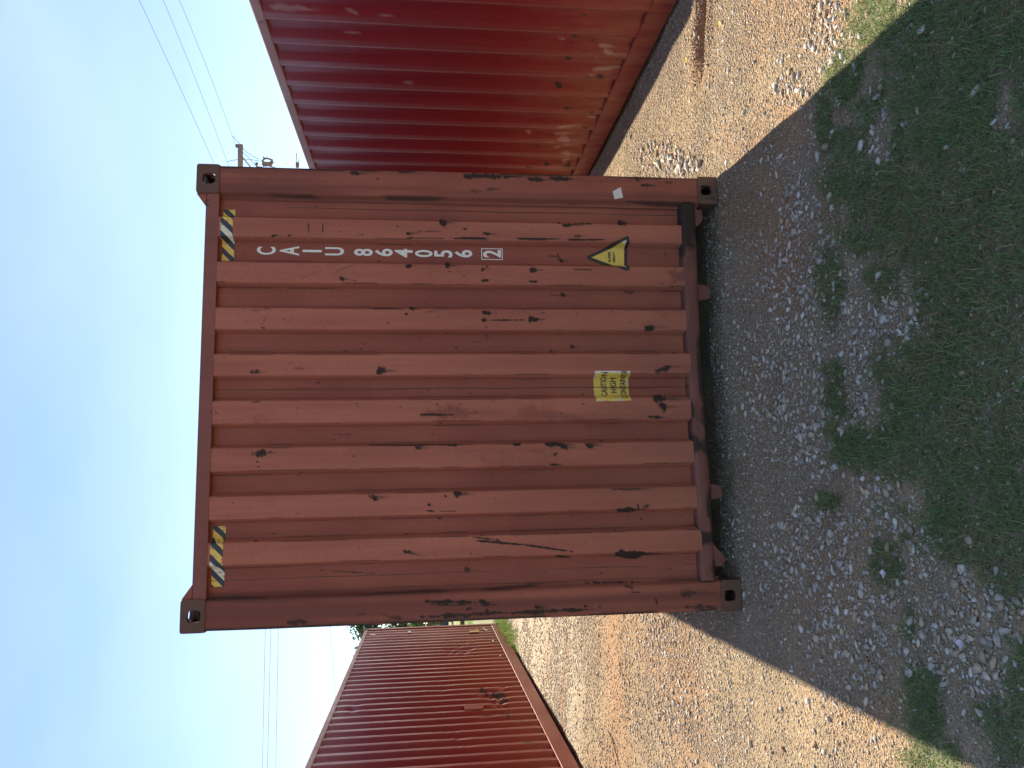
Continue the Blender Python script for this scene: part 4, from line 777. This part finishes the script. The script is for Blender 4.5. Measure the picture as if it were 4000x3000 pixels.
p = gap(1806, 2400, 33); MB_ = MB().box((-1.6, -0.07, 0.02), (1.6, 0.07, 0.20)).build('timber_beam', plain('old_timber', (0.11, 0.06, 0.04), 0.85), None, bevel=0.01); MB_.location = p; MB_.rotation_euler = (0, 0, 0.05); tag(MB_, 'dark brown beam lying across the grass in the gap beside the near container', 'beam')

# ------------------------------------------------------------------ power line
M_POLE = plain('pole_wood', (0.24, 0.19, 0.175), 0.85, nscale=3); M_WIRE = plain('wire_grey', (0.16, 0.19, 0.22), 0.9); M_WIRE.node_tree.nodes['Principled BSDF'].inputs['Specular IOR Level'].default_value = 0.0; M_INS = plain('insulator', (0.20, 0.14, 0.13), 0.3); M_GALV = plain('galvanised', (0.30, 0.30, 0.32), 0.45, 0.6)
PD = 28.0; pc = at_depth(939, 715, PD); arm_z = pc[2]; pole = empty('utility_pole', (pc[0], pc[1], gz1(pc[0], pc[1]))); tag(pole, 'wooden utility pole with crossarm and hanging fuse gear rising behind the near container', 'utility pole')
O = np.array(pole.location); loc = lambda sx, sy, dd=0.0: at_depth(sx, sy, PD+dd)-O
MB().tube([(0, 0.12, -0.1), (0, 0.12, arm_z*0.5), (0, 0.12, arm_z+0.35)], [0.17, 0.145, 0.115], 12).build('pole', M_POLE, pole, True)
a, b = loc(939, 563), loc(939, 867); u = (b-a)/np.linalg.norm(b-a); n_ = np.array([u[1], -u[0], 0]); h_ = 0.075
V = [p+s*n_*0.06+np.array([0, 0, z]) for p in (a, b) for s in (-1, 1) for z in (-h_, h_)]
mb = MB().add(V, [(0, 1, 3, 2), (4, 6, 7, 5), (0, 4, 5, 1), (2, 3, 7, 6), (0, 2, 6, 4), (1, 5, 7, 3)]); mb.build('crossarm', M_POLE, pole)
for q in (612, 816): MB().tube([loc(946, q), loc(985, 660 if q < 700 else 770), loc(1030, 706 if q < 700 else 724)], 0.022, 6).build('brace', M_GALV, pole)
tips = {}
for k, (sy, sx) in enumerate(((570, 921), (702, 912), (838, 921))):
    t0 = loc(sx, sy); base_ = loc(934, sy); ins = MB(); ins.tube([base_, t0], 0.018, 6)
    for j in range(3): c = base_+(t0-base_)*(0.35+0.25*j); ins.tube([c-np.array([0, 0, 0.02]), c+np.array([0, 0, 0.02])], [0.07, 0.055], 10)
    ins.build('insulator', M_INS, pole); tips[k] = t0+O
# fuse cutouts on a lower bracket
cb = loc(1072, 625); MB().tube([loc(1096, 700), loc(1093, 660), loc(1052, 648)], 0.035, 6).build('bracket', M_GALV, pole)
ring = MB(); ring.tube([loc(1023, 632), loc(1030, 622), loc(1042, 618), loc(1055, 622), loc(1066, 627)], 0.032, 6); ring.tube([loc(1025, 636), loc(1040, 642), loc(1056, 640), loc(1066, 630)], [0.075, 0.085, 0.08, 0.05], 8); ring.tube([loc(1030, 618), loc(1034, 615)], 0.05, 6); ring.tube([loc(1030, 640), loc(1030, 652)], 0.03, 6); ring.build('fuse_cutout', M_INS, pole)
ring = MB(); ring.tube([loc(1000, 640), loc(1004, 652), loc(1024, 654)], 0.035, 6); ring.tube([loc(1003, 634), loc(1003, 644)], 0.05, 6); ring.build('fuse_cutout', M_INS, pole)
ring = MB(); ring.tube([loc(1160, 632), loc(1161, 641), loc(1161, 656)], [0.03, 0.06, 0.05], 8); ring.tube([loc(1158, 598), loc(1160, 632)], 0.012, 4); ring.tube([loc(1168, 622), loc(1167, 652)], 0.012, 4); ring.build('arrester', M_INS, pole)
for pts in (((946, 575), (960, 592), (985, 608), (1014, 624)), ((886, 629), (892, 631), (905, 627), (930, 623), (985, 624), (1014, 629)), ((947, 594), (970, 614), (998, 646)), ((909, 531), (922, 546), (938, 562))):
    MB().tube([loc(*p) for p in pts], 0.009, 5).build('jumper_wire', M_WIRE, pole)
def wire(p0, p1, sag, label, rad=0.011, n=24, name='power_line_wire', group='power line wires'):
    p0, p1 = np.array(p0), np.array(p1); tt = np.linspace(0, 1, n); P = p0[None]*(1-tt)[:, None]+p1[None]*tt[:, None]; P[:, 2] -= sag*4*tt*(1-tt)
    o = MB().tube(P-P[0], rad, 5).build(name, M_WIRE, None, True); o.location = P[0]; tag(o, label, 'wire', group); return o
def run_wire(a, p, q, e, lab):
    pts = [np.array(a)+(p-np.array(a))*k/8-np.array([0, 0, 0.12*math.sin(math.pi*k/8)]) for k in range(8)]+[p, q, e]
    o = MB().tube([x-pts[0] for x in pts], 0.0075, 5).build('power_line_wire', M_WIRE, None, True); o.location = pts[0]; tag(o, lab, 'wire', 'power line wires')
def through(tip, sx, sy, z, ext):
    d = ray(sx, sy); q = CAM+(z-CAM[2])/d[2]*d; q = tip+(q-tip)*ext; return q
zw = arm_z+0.6
LAB = ('nearest to the maroon container', 'middle one', 'farthest from the maroon container')
for k, (sx, lab) in enumerate(((687, 'lowest of three wires rising from the crossarm above the maroon container'), (623, 'middle of three wires rising from the crossarm above the maroon container'), (528, 'highest of three wires rising from the crossarm above the maroon container'))):
    tip = tips[k]; wire(tip, through(tip, sx, 0, tip[2]+0.25, 1.6), 0.10, lab, 0.0055)
for k, ((a, b), (c, d), lab) in enumerate((((1036, 2460), (1027, 2900), 'highest of the three level wires left free beside the near container'), ((1058, 2460), (1047, 2900), 'middle of the three level wires beside the near container'), ((1087, 2460), (1079, 2900), 'lowest of the three level wires beside the near container'))):
    dq = PD+1.0+0.6*k; p, q = at_depth(a, b, dq), at_depth(c, d, dq+2.5); u = q-p; run_wire((O[0], O[1]-0.1, arm_z-0.25-0.35*k), p, q, q+u*1.2, lab)
p, q = at_depth(1291, 2450, PD+2), at_depth(1309, 2710, PD+3); u = q-p; run_wire((O[0], O[1]-0.1, 5.6), p, q, q+u*3, 'lone lower cable slanting towards the dented container roof')
